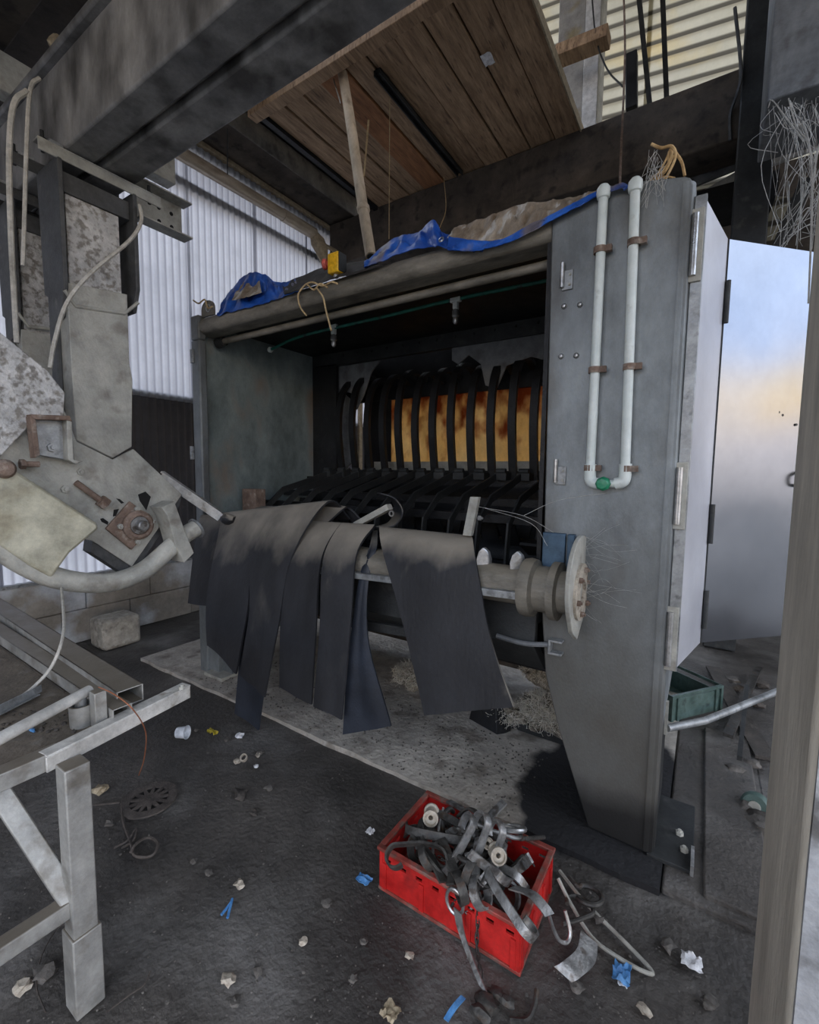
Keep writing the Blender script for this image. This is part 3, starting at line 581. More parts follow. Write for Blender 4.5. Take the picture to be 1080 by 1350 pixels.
# bifold side door: two bright sheets
d0, d1, d2 = V((-.062, 2.09, 0)), V((.02, 2.5, 0)), V((.44, 2.93, 0))
zb, zt = .816, 2.63
def leaf(a, c, name):
    n = (c-a).normalized().cross(V((0, 0, 1))); b = B(); cols = []
    rows = []
    for j in range(15):
        z = zb+(zt-zb)*j/14; r = []
        for i in range(9):
            t = i/8; p = a+(c-a)*t; e = min(t, 1-t, j/14, 1-j/14)
            r.append(V((p.x, p.y, z))+n*(.016*abs(MN.noise(V((t*1.6, j*.16, a.y*3))))*min(1, e*6)))
        rows.append(r)
    b.plate(rows, .004); return b.build(name, 'door_lit' if a.y < 2.3 else 'door_steel', MC, ang=60)
l1 = leaf(d0, d1, 'door'); l2 = leaf(d1+V((.006, .004, 0)), d2, 'door')
n1 = (d1-d0).normalized()
B().bar(V((-.075, 2.075, zb)), V((-.075, 2.075, zt)), .04, .03, (0, 1, 0)).build('door_stile', 'galv', l1, bevel=.003)
B().bar(V((d1.x-.002, d1.y+.004, zb)), V((d1.x-.002, d1.y+.004, zt)), .016, .02, (0, 1, 0)).build('door_edge', 'dark_steel', l1)
for z in (2.45, 1.52, .95):
    B().tube([(-.088, 2.045, z-.11), (-.088, 2.045, z+.11)], .012, 10).build('hinge_barrel', 'steel', l1)
    B().box(-.115, -.06, 2.05, 2.062, z-.13, z+.13).build('hinge_leaf', 'galv_old', l1, bevel=.002)
for z in (2.36, 1.38, .98):
    B().tube([(d1.x+.012, d1.y-.012, z-.09), (d1.x+.012, d1.y-.012, z+.09)], .010, 10).build('hinge_barrel', 'dark_steel', l2)
c = d1+(d2-d1)*.86; nn = (d2-d1).normalized().cross(V((0, 0, 1)))
b = B(); b.tube(crom([V((c.x, c.y, 1.56)), V((c.x, c.y, 1.56))+nn*.05, V((c.x, c.y, 1.60))+nn*.055, V((c.x, c.y, 1.62))+nn*.03], 4), .008, 8); b.lathe([(.022, 0), (.022, .01)], V((c.x, c.y, 1.56)), nn, 12); b.build('door_handle', 'dark_steel', l2)
c = d1+(d2-d1)*.5; c.z = 0
for i in range(7):
    t = random.uniform(.2, .85); z = random.uniform(1.7, 2.2); p = d1+(d2-d1)*t; b = B(); b.lathe([(.006, 0), (.006, .006)], V((p.x, p.y, z))+nn*.001, nn, 8); b.build('dirt_fleck', 'hook_dark', l2)

# ------------------------------------------------ front shaft
SY, SZ = 1.95, 1.10
sh = B().tube([(-2.75, SY, SZ), (-.62, SY, SZ)], .085, 20).build('front_shaft', 'rail', MC)
b = B(); b.lathe([(.085, 0), (.125, .01), (.13, .03), (.125, .06), (.1, .07), (.1, .13), (.125, .135), (.125, .165), (.09, .17), (.09, .23)], (-.66, SY, SZ), (1, 0, 0), 24); b.build('collar', 'rail', sh)
# flange plate: disc seen nearly edge on, cut to a point at the bottom
ring = []
for k in range(30):
    a = 2*math.pi*k/30+math.pi/2; r = .195
    ring.append(V((-.435, SY+.02+r*math.cos(a), SZ+.05+r*math.sin(a))))
ring = ring[:11]+[V((-.435, SY-.09, SZ-.14)), V((-.435, SY+.0, SZ-.195)), V((-.435, SY+.10, SZ-.13))]+ring[20:]
fg = B().prism(ring, (.018, 0, 0)).build('flange', 'galv_old', sh, bevel=.003)
b = B(); b.lathe([(.12, 0), (.12, .012), (.05, .014), (.05, .0)], (-.418, SY+.01, SZ+.01), (1, 0, 0), 24); b.build('bearing_plate', 'roller', fg)
for k in range(6):
    a = 2*math.pi*k/6+.3; b = B(); hexbolt(b, (-.405, SY+.01+.092*math.cos(a), SZ+.01+.092*math.sin(a)), (1, 0, 0), .013, .012); b.build('bolt', 'rust', fg)
B().box(-.60, -.50, YF-.02, YF+.01, 1.17, 1.34).build('mount_block', 'blue_steel', MC, bevel=.004)
B().box(-.49, -.46, YF-.03, YF+.01, 1.12, 1.34).build('mount_bar', 'blue_steel', MC, bevel=.004)
for (u, v_) in ((640, 715), (684, 724)):     # silver scraper fins
    c = py(u, v_+15, SY); b = B()
    prof_ = [(-.028, .0), (-.03, .03), (-.02, .065), (0, .085), (.02, .065), (.03, .03), (.028, 0)]
    b.prism([(c.x+a*.9, SY-.03+a*.5, SZ+.075+z) for a, z in prof_], (.006, .022, 0)); b.build('fin', 'steel', sh, bevel=.004)
B().bar(py(420, 752, 1.85), py(697, 787, 1.85), .03, .032).build('scraper_holder', 'galv', sh, bevel=.002)
B().bar(py(430, 815, 1.98), py(640, 850, 1.98), .03, .05).build('lower_holder', 'dark_steel', sh, bevel=.002)
p, q = py(617, 706, 1.97), py(627, 655, 1.97)
pl = B().obox((p+q)/2, (q-p)/2, V((.022, .0, 0)), V((0, .014, 0))).build('upright_plate', 'galv_old', sh, bevel=.002)
b = B(); hexbolt(b, py(631, 683, 1.95), (1, 0, 0), .012, .014); b.build('bolt', 'steel', pl)
# front lower trough sheet behind the flaps
B().prism([(-.62, 2.04, 1.02), (-.62, 2.02, .80), (-.62, 2.22, .62), (-.62, 2.26, .64), (-.62, 2.07, .82), (-.62, 2.07, 1.02)], (-2.5, 0, 0)).build('trough_sheet', 'dark_steel', MC, bevel=.004)
# hose end under the shaft
B().tube(crom([py(655, 838, 2.0), py(690, 848, 2.0), py(725, 850, 2.02)], 5), .012, 8).build('hose', 'grey_panel', MC)

# rubber scraper flaps draped over the shaft: left and right edges as (px, py, distance Y)
def flap(Lp, Rp, mt='rubber', t=.012, wob=.006, seed=0):
    Lc = crom([py(*p) for p in Lp], 7); Rc = crom([py(*p) for p in Rp], 7); rows = []
    for i, (a, c) in enumerate(zip(Lc, Rc)):
        r = []
        for j in range(9):
            s_ = j/8; p = a.lerp(c, s_); r.append(p+V((0, -1, 0))*wob*MN.noise(V((s_*2.4, i*.12, seed*4.1)))*2)
        rows.append(r)
    return B().plate(rows, t).build('rubber_flap', mt, sh, ang=70)
flap([(498, 705, 2.10), (500, 697, 2.00), (505, 725, 1.86), (527, 800, 1.80), (562, 942, 1.72)],
     [(612, 716, 2.10), (622, 710, 2.00), (628, 740, 1.86), (645, 830, 1.80), (678, 932, 1.72)], seed=1)
flap([(395, 700, 2.10), (400, 690, 2.00), (378, 740, 1.82), (371, 820, 1.76), (370, 905, 1.72)],
     [(447, 700, 2.10), (450, 693, 2.00), (426, 738, 1.83), (418, 825, 1.765), (412, 928, 1.71)], seed=2)
flap([(446, 700, 2.10), (449, 693, 2.00), (428, 738, 1.825), (423, 825, 1.755), (416, 930, 1.70)],
     [(487, 700, 2.10), (493, 696, 2.00), (470, 735, 1.84), (464, 830, 1.77), (452, 948, 1.70)], seed=10)
flap([(493, 702, 2.08), (489, 720, 1.93), (476, 760, 1.86), (462, 850, 1.80), (453, 968, 1.74)],
     [(499, 702, 2.08), (497, 720, 1.93), (487, 760, 1.87), (488, 850, 1.82), (516, 957, 1.76)], 'rubber_blue', seed=3)
flap([(280, 688, 2.16), (292, 680, 2.00), (282, 735, 1.80), (274, 800, 1.74), (276, 850, 1.70)],
     [(372, 686, 2.20), (366, 671, 2.02), (334, 735, 1.81), (326, 815, 1.745), (314, 888, 1.69)], seed=4, wob=.01)
flap([(371, 686, 2.20), (365, 671, 2.02), (335, 735, 1.808), (329, 815, 1.735), (318, 890, 1.675)],
     [(462, 685, 2.22), (434, 663, 2.03), (386, 735, 1.82), (367, 830, 1.74), (352, 918, 1.68)], seed=11, wob=.008)
flap([(330, 720, 1.96), (326, 760, 1.86), (320, 850, 1.78), (312, 940, 1.70)],
     [(370, 720, 1.96), (362, 760, 1.86), (356, 860, 1.78), (342, 962, 1.70)], 'rubber_blue', seed=5)
flap([(262, 690, 2.14), (266, 683, 2.0), (256, 735, 1.86), (250, 795, 1.82)],
     [(330, 690, 2.14), (330, 680, 2.0), (300, 740, 1.85), (285, 800, 1.80)], seed=6)
flap([(402, 690, 2.03), (420, 668, 2.10), (440, 664, 2.2), (470, 690, 2.28)],
     [(430, 690, 2.03), (450, 672, 2.10), (462, 670, 2.2), (486, 695, 2.28)], 'rubber', seed=7)
flap([(318, 690, 2.05), (330, 674, 2.12), (350, 668, 2.22), (368, 690, 2.3)],
     [(338, 690, 2.05), (352, 672, 2.12), (368, 668, 2.22), (380, 692, 2.3)], 'rubber_blue', seed=8)
flap([(501, 651, 2.2), (520, 658, 2.22), (530, 675, 2.2), (520, 692, 2.15), (500, 696, 2.1)],
     [(497, 651, 2.32), (512, 656, 2.34), (520, 672, 2.32), (512, 688, 2.27), (495, 694, 2.2)], 'rubber', t=.008, wob=0, seed=9)
p, q = py(470, 692, 2.1), py(514, 668, 2.1)
cl = B().bar(p, q, .05, .035).build('clamp_bar', 'galv_old', sh, bevel=.003)
B().lathe([(.018, 0), (.018, .008), (.010, .008), (.010, 0), (.018, 0)], py(517, 677, 2.07), (0, -1, 0), 14).build('clamp_ring', 'steel', cl)
b = lump(B(), py(301, 685, 1.93), .05, 3, (1.2, 1, .8), .3); b.build('rubber_knob', 'rubber', sh)
# rusty box inside at the left
c = py(330, 655, 2.3)
B().box(c.x-.10, c.x+.06, 2.3, 2.4, 1.25, c.z+.06).build('inner_box', 'rust', MC, bevel=.004)
# floor bar and plough shaped shoe below
B().box(-1.05, -.52, 2.62, 2.70, .02, .07).build('floor_bar', 'dark_steel', MC, bevel=.006)
p = fl(655, 972); B().prism([p, p+V((-.22, .06, .0)), p+V((-.20, .1, .16)), p+V((-.03, .05, .15))], (.06, .08, .02)).build('shoe', 'black_steel', MC, bevel=.004)
# ================================================================== OVERHEAD DRIVE UNIT (left)
XD = -2.78
DU = T('conveyor_drive', 'galvanised conveyor drive head hanging from the overhead girder', 'machine', (XD, 1.2, .95))
def PX(pts, X): return [tuple(px(u, v_, X)) for u, v_ in pts]
# cross bars clamped under the girder
for i, (X_, y0, y1, z_, w_) in enumerate(((XD, .97, 1.56, 3.19, .07), (-3.02, .93, 1.50, 3.19, .07), (-3.40, .93, 1.55, 3.19, .07), (-3.62, .93, 1.55, 3.19, .07))):
    b = B().box(X_-w_, X_, y0, y1, z_-.008, z_).box(X_-.01, X_, y0, y1, z_-.06, z_-.008)
    xb_ = b.build('cross_bar', 'galv_old' if i == 0 else 'strap', DU, bevel=.003)
    for yy in (y0+.03, y1-.05):
        b = B(); b.tube([(X_-.035, yy, z_-.05), (X_-.035, yy, z_+.05)], .009, 8); hexbolt(b, (X_-.035, yy, z_), (0, 0, 1), .018, .016); b.build('clamp_bolt', 'dark_steel', xb_)
    B().box(X_-.06, X_-.01, y0+.05, y0+.11, z_, z_+.02).build('clamp_shoe', 'galv', xb_, bevel=.003)
# hanging straps and lit columns, front pair and rear pair
for i, X_ in enumerate((XD, -3.42)):
    b = B().prism([(X_, 1.045, 3.14), (X_, 1.045, 2.52), (X_-.05, 1.045, 2.38), (X_-.12, 1.045, 2.36), (X_-.13, 1.045, 1.80), (X_-.20, 1.045, 1.80), (X_-.20, 1.045, 2.50), (X_-.24, 1.045, 2.52), (X_-.26, 1.045, 3.14)], (0, .022, 0))
    b.build('hanger_strap', 'strap', DU, bevel=.003)
    B().prism([(X_, 1.40, 3.14), (X_, 1.40, 2.62), (X_-.05, 1.40, 2.50), (X_-.20, 1.40, 2.50), (X_-.22, 1.40, 3.14)], (0, .022, 0)).build('hanger_strap', 'strap', DU, bevel=.003)
    B().tube([(X_-.005, 1.05, 2.50), (X_-.02, 1.10, 2.44), (X_-.02, 1.34, 2.47), (X_-.005, 1.41, 2.55)], .010, 8).build('tie_rod', 'galv_old', DU)
    B().box(X_-.24, X_-.04, 1.06, 1.40, 3.0, 3.10).build('top_channel', 'strap', DU, bevel=.004)
    B().box(X_-.20, X_-.05, 1.09, 1.345, 2.40, 3.0).build('upper_column', 'speckled', DU, bevel=.004)
B().prism(PX([(88, 372), (168, 388), (171, 480), (175, 500), (174, 589), (149, 604), (101, 580), (94, 480)], XD-.02), (-.20, 0, 0)).build('column_sheet', 'galv_old', DU, bevel=.004)
B().box(-3.62, -3.46, 1.07, 1.34, 1.8, 2.42).build('column_sheet', 'galv_old', DU, bevel=.004)
# channel stub at the right end of the cross bars
a = px(200, 228, -2.92); cs = B().box(-2.98, -2.97, 1.50, 1.80, 3.10, 3.30).box(-2.98, -2.88, 1.50, 1.82, 3.30, 3.31).box(-2.98, -2.88, 1.50, 1.82, 3.09, 3.10).build('channel_stub', 'galv_old', DU, bevel=.002)
for (dy, dz) in ((.05, .05), (.05, .13), (.13, .05), (.13, .13)):
    B().lathe([(.012, 0), (.012, .002)], (-2.9702, 1.60+dy, 3.10+dz), (1, 0, 0), 10).build('bolt_hole', 'hole', cs)
# drive plate with bearing
PX0 = XD+.02
dp = B().prism(PX([(0, 448), (30, 466), (72, 512), (88, 548), (101, 582), (149, 606), (176, 592), (240, 652), (174, 747), (122, 713), (60, 700), (0, 690)], PX0), (-.014, 0, 0)).build('drive_plate', 'galv_old', DU, bevel=.002)
B().prism(PX([(122, 713), (174, 747), (240, 652), (236, 668), (172, 762), (120, 728)], PX0-.015), (-.10, 0, 0)).build('plate_return', 'strap', dp)
B().prism(PX([(-20, 425), (0, 438), (62, 488), (86, 518), (84, 552), (64, 558), (40, 560), (0, 603), (-20, 610)], PX0+.05), (-.03, 0, 0)).build('guard_plate', 'speckled', DU, bevel=.004)
XC = PX0+.16
cv = B().prism(PX([(-30, 590), (0, 603), (16, 617), (129, 690), (131, 697), (93, 729), (69, 762), (40, 746), (0, 718), (-30, 702)], XC), (-.12, 0, 0)).build('cover_box', 'beige', DU, bevel=.015)
c = px(5, 618, XC); b = B(); b.lathe([(.042, 0), (.042, .015), (.03, .03), (.0, .034)], c, (1, 0, 0), 18); b.build('cover_bolt', 'rust', cv)
tp = [(-30, 706), (0, 722), (30, 742), (68, 760), (110, 768), (150, 767), (188, 753), (218, 728), (240, 708), (259, 696)]
tbx = PX0+.09
tb = B().tube(crom([px(u, v_, tbx) for u, v_ in tp], 5), .052, 18).build('guide_tube', 'galv_old', DU)
e = px(258, 697, tbx); t_ = (px(259, 696, tbx)-px(240, 708, tbx)).normalized()
B().lathe([(.0, .0), (.066, .0), (.066, .012), (.0, .012)], e, t_, 18).build('tube_cap', 'galv', tb)
cl = B().prism(PX([(213, 669), (230, 661), (244, 700), (256, 729), (243, 742), (232, 720), (221, 680)], tbx+.06), (-.13, 0, 0)).build('tube_clamp', 'galv_old', DU, bevel=.003)
# flange bearing
bp_ = B().prism(PX([(140, 697), (172, 661), (206, 688), (174, 725)], PX0+.024), (-.022, 0, 0)).build('bearing_housing', 'rust', dp, bevel=.004)
c = px(181, 692, PX0+.024)
B().lathe([(.085, 0), (.085, .02), (.07, .035), (.055, .035), (.05, .02), (.0, .02)], c, (1, 0, 0), 24).build('bearing_ring', 'rust', bp_)
B().lathe([(.05, 0), (.05, .03), (.03, .03), (.03, .075), (.024, .08), (.0, .08)], c, (1, 0, 0), 20).build('shaft_end', 'hook', bp_)
for (u, v_) in ((158, 694), (180, 671), (199, 688), (181, 714)):
    b = B(); hexbolt(b, px(u, v_, PX0+.024), (1, 0, 0), .016, .016); b.build('bolt', 'galv_old', bp_)
for pts in ([(182, 652), (192, 648), (199, 655), (193, 673), (184, 660)], [(132, 684), (136, 683), (143, 688), (142, 692), (134, 688)], [(150, 672), (157, 671), (153, 680), (149, 681)], [(153, 657), (158, 658), (164, 663), (160, 664)]):
    B().prism(PX(pts, PX0+.002), (-.001, 0, 0)).build('slot', 'hole', dp)
for (u, v_) in ((106, 622), (85, 645), (36, 615)):
    b = B(); hexbolt(b, px(u, v_, PX0), (1, 0, 0), .019, .014); b.build('bolt', 'galv_old', dp)
a, c = px(100, 636, PX0+.02), px(133, 660, PX0+.02)
tb2 = B().tube([a, c], .016, 10).build('adjuster_screw', 'rust', dp); d = (c-a).normalized()
b = B(); b.lathe([(.034, -.005), (.034, .035)], c, d, 6); b.build('screw_head', 'rust', tb2)
a, c = px(26, 612, PX0+.07), px(52, 612, PX0+.07); b = B(); b.tube([a, c], .014, 8); b.lathe([(.024, 0), (.024, .02)], a, (c-a).normalized(), 6); b.build('stop_bolt', 'rust', dp)
# C channel bracket on the plate
ub = B().prism(PX([(44, 552), (95, 556), (98, 608), (50, 600)], PX0+.055), (-.01, 0, 0)).build('channel_bracket', 'galv', dp, bevel=.003)
B().prism(PX([(40, 548), (47, 549), (53, 600), (46, 604)], PX0+.11), (-.06, 0, 0)).build('flange', 'rust', ub, bevel=.003)
B().prism(PX([(88, 552), (95, 554), (97, 606), (110, 608), (100, 612), (90, 606)], PX0+.11), (-.06, 0, 0)).build('flange', 'galv_old', ub, bevel=.003)
B().prism(PX([(40, 546), (92, 548), (96, 556), (88, 554), (46, 553)], PX0+.115), (-.06, 0, 0)).build('flange', 'rust', ub, bevel=.003)
b = B(); hexbolt(b, px(68, 590, PX0+.055), (1, 0, 0), .022, .016); b.build('bolt', 'galv', ub)
# galvanised drip strip sloping behind the drive
a, c = px(214, 622, -3.15), py(292, 676, 2.0)
tag(B().bar(a, c, .10, .012).bar(a+V((.03, -.03, -.03)), c+V((.03, -.03, -.03)), .008, .06).build('metal_strip', 'white_steel', loc=a), 'bright bent metal strip sloping down to the rubber flaps', 'strip')
# cables over the cross bars
def cable(pts, r, name, label, mt='cable', cat='cable', group=None, seg=7):
    pth = crom(pts, 6); return tag(B().tube(pth, r, seg).build(name, mt, loc=pts[-1]), label, cat, group)
cable([px(36, 120, -2.72), px(18, 138, -2.72), px(12, 200, -2.72), px(14, 300, -2.72), px(19, 400, -2.85), px(22, 452, -2.85)], .012, 'cable', 'thick grey cable looped down beside the hanger straps', 'cable')
cable([px(52, 103, -2.72), px(40, 118, -2.72), px(35, 190, -2.70), px(32, 290, -2.72), px(30, 350, -2.74)], .009, 'cable', 'thin pale cable hanging straight over the cross bars')
cable([px(184, 270, XD+.03), px(186, 292, XD+.03), px(170, 318, XD+.05), px(120, 360, XD+.06), px(88, 400, XD+.06), px(72, 450, XD+.05), px(66, 485, XD+.05)], .010, 'cable', 'grey cable slung in a bow across the hanging column')

# ================================================================== STEEL TABLE FRAME (lower left)
ZTb = .80
TB = T('steel_table', 'dusty welded steel table frame with box section legs', 'table', (-1.47, .52, 0))
lx, ly = -1.475, .515
lg = B().box(lx-.032, lx+.032, ly-.032, ly+.032, .24, .76).build('leg', 'table_steel', TB, bevel=.004)
B().box(lx-.038, lx+.038, ly-.038, ly+.038, 0, .25).build('leg_sleeve', 'table_steel', lg, bevel=.004)
eb0, eb1 = fl(60, 1000, .79), fl(250, 905, .79)
B().bar(eb0+V((0, 0, -.02)), eb1+V((0, 0, -.02)), .008, .045).bar(eb0+V((-.02, 0, .003)), eb1+V((-.02, 0, .003)), .045, .006).build('end_bar', 'white_steel', TB, bevel=.002)
b = B(); hexbolt(b, fl(240, 908, .80), (0, 0, 1), .012, .01); b.build('bolt', 'galv_old', TB)
eb2 = fl(-30, 1040, .77); ebm = fl(62, 1000, .77)
B().bar(eb2, ebm+V((.0, .03, 0)), .05, .05).build('front_rail', 'table_steel', TB, bevel=.003)
# box section rails running back to the wall
def hollow(b, p, q, w_, h_, t=.004):
    p, q = V(p), V(q); n = (q-p).normalized(); sd = n.cross(V((0, 0, 1))).normalized(); u = sd.cross(n)
    for (c, a1, a2) in ((u*(h_/2-t/2), sd*w_/2, u*t/2), (-u*(h_/2-t/2), sd*w_/2, u*t/2), (sd*(w_/2-t/2), u*h_/2, sd*t/2), (-sd*(w_/2-t/2), u*h_/2, sd*t/2)):
        b.obox((p+q)/2+c, (q-p)/2, a1, a2)
    return b
p1, p0 = fl(172, 918, .815), fl(-20, 792, .815)
hollow(B(), p0, p1, .085, .06).build('long_rail', 'table_steel', TB, bevel=.001)
p1b, p0b = fl(162, 940, .80), fl(-30, 815, .80)
hollow(B(), p0b, p1b, .06, .045).build('long_rail', 'table_steel', TB, bevel=.001)
# dusty bed sheet
q = [fl(-60, 1060, .77), fl(60, 998, .77), fl(140, 945, .77), fl(-40, 822, .77)]
B().prism(q, (0, 0, -.006)).build('bed_sheet', 'bed', TB)
B().bar(fl(-10, 845, .774), fl(85, 912, .774), .004, .006).build('bed_seam', 'soot', TB)
# chrome rod with upright post and socket
c0, c1_ = fl(-30, 990, .87), fl(118, 910, .87)
B().tube([c0, c1_], .017, 14).build('chrome_rod', 'white_steel', TB)
pt = fl(131, 955, .77)
B().box(pt.x-.02, pt.x+.02, pt.y-.018, pt.y+.018, .76, .885).build('rod_post', 'table_steel', TB, bevel=.003)
sc = fl(108, 955, .77)
so = B().lathe([(.032, 0), (.034, .07), (.028, .07), (.026, .03), (.0, .03)], (sc.x, sc.y, .77), (0, 0, 1), 18).build('socket', 'table_steel', TB)
B().tube([(sc.x, sc.y, .79), (sc.x, sc.y, .875)], .017, 12).build('socket_pin', 'galv', so)
# brace and lower rail
B().bar(fl(-30, 1000, .74), (lx, ly-.02, .34), .05, .045, (1, 0, 0)).build('brace', 'table_steel', TB, bevel=.004)
B().bar((lx-.005, ly-.03, .335), (lx-.02, -.4, .335), .045, .05).build('lower_rail', 'table_steel', TB, bevel=.004)
# things lying on the table
a, c = fl(0, 938, .785), fl(46, 915, .785)
tag(B().bar(a+(a-c)*.8, c, .045, .004).bar(a+(a-c)*.8+V((0, .02, .014)), c+V((0, .02, .014)), .003, .026).build('angle_strip', 'galv', loc=a), 'loose galvanised angle strip lying on the table', 'strip')
cable([px(81, 775, -2.6), fl(84, 830, .95), fl(70, 875, .86), fl(45, 905, .80), fl(18, 925, .785)], .006, 'wire', 'pale wire curving down onto the table bed', 'cable', 'wire')
cable([fl(130, 906, .885), fl(150, 915, .88), fl(175, 935, .84), fl(192, 965, .70), fl(190, 1000, .55), fl(183, 1022, .45)], .002, 'wire', 'thin copper wire dangling off the table end', 'copper', 'wire')
b = B()
for i in range(60):
    p = fl(random.uniform(0, 120), random.uniform(935, 965), .772); lump(b, p, random.uniform(.003, .009), i, sub=1)
tag(b.build('table_grit', 'dirt', loc=fl(60, 950, .77)), 'crumbs of dirt scattered over the table bed', 'dirt', kind='stuff')
c = fl(42, 962, .775); tag(lump(B(), c, .012, 3, (1.6, .6, .5)).build('plastic_scrap', 'plastic_blue', loc=c), 'small blue plastic scrap on the table bed', 'scrap')
# ================================================================== RED CRATE AND HOOKS
cx0, cx1, cy0, cy1, ch_ = -.965, -.412, 1.31, 1.665, .165
CR = T('plastic_crate', 'red plastic crate heaped with steel hooks', 'crate', ((cx0+cx1)/2, (cy0+cy1)/2, 0))
b = B(); t = .007; fz = .012
def wall(b, p, q, n):
    """crate side from p to q with outward normal n: lower sheet, slot row, ribs"""
    p, q, n = V(p), V(q), V(n); d = (q-p); ln = d.length; e = d.normalized(); Z = V((0, 0, 1))
    def pl(s0, s1, z0, z1, o=0.0, th=t): b.obox(p+e*((s0+s1)/2)+Z*((z0+z1)/2)+n*(o-th/2), e*(s1-s0)/2, Z*(z1-z0)/2, n*th/2)
    pl(0, ln, fz, ch_-.045); pl(0, ln, ch_-.030, ch_)
    k = max(2, int(ln/.062)); s_ = .0; wdt = ln/k
    for i in range(k):
        pl(i*wdt, i*wdt+wdt*.30, ch_-.045, ch_-.030); pl((i+1)*wdt-wdt*.30, (i+1)*wdt, ch_-.045, ch_-.030)
    for s0 in (.012, ln*.32, ln*.66, ln-.03): pl(s0, s0+.018, fz, ch_-.05, .006, .006)
    for s0 in (.0, ln-.012): pl(s0, s0+.012, 0, ch_, .004, .012)
wall(b, (cx0, cy0, 0), (cx1, cy0, 0), (0, -1, 0)); wall(b, (cx0, cy1, 0), (cx1, cy1, 0), (0, 1, 0))
wall(b, (cx0, cy0, 0), (cx0, cy1, 0), (-1, 0, 0)); wall(b, (cx1, cy0, 0), (cx1, cy1, 0), (1, 0, 0))
b.build('crate_walls', 'crate_red', CR)
B().box(cx0+.004, cx1-.004, cy0+.004, cy1-.004, .006, .014).build('crate_base', 'crate_rim', CR)
b = B(); e = .010
b.box(cx0-e, cx1+e, cy0-e, cy0+.012, ch_-.004, ch_+.01).box(cx0-e, cx1+e, cy1-.012, cy1+e, ch_-.004, ch_+.01).box(cx0-e, cx0+.012, cy0+.012, cy1-.012, ch_-.004, ch_+.01).box(cx1-.012, cx1+e, cy0+.012, cy1-.012, ch_-.004, ch_+.01)
b.build('rim', 'crate_rim', CR, bevel=.003)
b = B(); b.box(cx0-.006, cx1+.006, cy0-.006, cy0+.01, 0, .012).box(cx0-.006, cx1+.006, cy1-.01, cy1+.006, 0, .012).box(cx0-.006, cx0+.01, cy0+.01, cy1-.01, 0, .012).box(cx1-.01, cx1+.006, cy0+.01, cy1-.01, 0, .012)
b.build('base_skirt', 'crate_rim', CR, bevel=.002)
# hook prototypes (local coordinates): flat strap J hook, round bar hook, spool roller, bent shackle
def strap_mesh(path, w_=.030, th=.008):
    b = B(); pts = crom(path, 5); b.plate([[V((p.x, -w_/2, p.z)), V((p.x, w_/2, p.z))] for p in pts], th); return b
def arc(cx, cz, r, a0, a1, n=9): return [V((cx+r*math.cos(math.radians(a0+(a1-a0)*i/n)), 0, cz+r*math.sin(math.radians(a0+(a1-a0)*i/n)))) for i in range(n+1)]
protos = {
 'flat_hook': strap_mesh([V((-.13, 0, .0)), V((-.06, 0, .005)), V((.0, 0, 0))]+arc(.03, -.03, .042, 110, -130)),
 'bent_hook': strap_mesh([V((-.12, 0, -.03)), V((-.10, 0, .03)), V((-.03, 0, .05)), V((.06, 0, .045))]+arc(.075, .012, .032, 70, -140), .028),
 'round_hook': B().tube(crom([V((-.12, 0, .04)), V((-.05, 0, .045)), V((0, 0, .045))]+arc(.01, 0, .045, 80, -150), 3), .0075, 8),
 'ring_hook': B().tube(crom(arc(0, 0, .048, 160, -120, 12)+[V((-.04, 0, -.09))], 3), .009, 8),
}
hook_me = {}
def place(kind, loc, rot, mt, label, cat='hook', group='hooks heaped in the red crate', scale=1.0, name=None):
    key = (kind, mt)
    if key not in hook_me:
        o = protos[kind].build(name or kind, mt, loc=(0, 0, 0)); hook_me[key] = o.data
    else:
        o = bpy.data.objects.new(name or kind, hook_me[key]); col.objects.link(o)
    o.location = loc; o.rotation_euler = [math.radians(a) for a in rot]; o.scale = (scale,)*3
    return tag(o, label, cat, group)
HL = {'flat_hook': 'flat strap steel hook lying in the heap inside the red crate', 'bent_hook': 'bent strap steel hook lying in the heap inside the red crate',
      'round_hook': 'round bar steel hook lying in the heap inside the red crate', 'ring_hook': 'open ring steel hook lying in the heap inside the red crate'}
random.seed(21)
# lower layer fills the crate, then hooks chosen from the photograph on top
for i in range(26):
    kd = random.choice(list(protos)); x = random.uniform(cx0+.11, cx1-.12); y_ = random.uniform(cy0+.08, cy1-.08)
    place(kd, (x, y_, random.uniform(.09, .16)+.08*(1-abs(x-(cx0+cx1)/2)/.28)), (random.uniform(-75, 75), random.uniform(-30, 30), random.uniform(0, 360)), random.choice(('hook_dark', 'hook')), HL[kd])
top = [('bent_hook', 600, 1110, .22, (70, -50, 60), 'hook'), ('bent_hook', 620, 1112, .24, (75, -55, 70), 'hook'), ('bent_hook', 640, 1122, .22, (80, -60, 65), 'hook'),
       ('flat_hook', 655, 1150, .20, (85, 40, 40), 'hook'), ('round_hook', 668, 1095, .23, (70, 10, 20), 'hook'), ('ring_hook', 675, 1092, .23, (60, 0, 30), 'steel'),
       ('flat_hook', 690, 1140, .19, (60, 50, 120), 'hook'), ('flat_hook', 560, 1120, .18, (20, -10, 150), 'hook_dark'), ('bent_hook', 548, 1135, .18, (60, 10, 200), 'hook_dark'),
       ('flat_hook', 600, 1150, .20, (10, 5, -40), 'hook_dark'), ('flat_hook', 628, 1155, .20, (35, 15, -70), 'hook'), ('bent_hook', 675, 1190, .19, (50, 10, -30), 'hook'),
       ('ring_hook', 620, 1125, .21, (80, 0, 10), 'hook_dark'), ('round_hook', 575, 1140, .15, (40, 10, -20), 'hook_dark'), ('round_hook', 700, 1105, .18, (60, 30, 80), 'hook_dark'),
       ('bent_hook', 575, 1098, .19, (60, 0, 20), 'hook_dark'), ('flat_hook', 610, 1090, .19, (20, 10, 10), 'hook_dark'), ('ring_hook', 648, 1120, .22, (70, 20, 100), 'hook')]
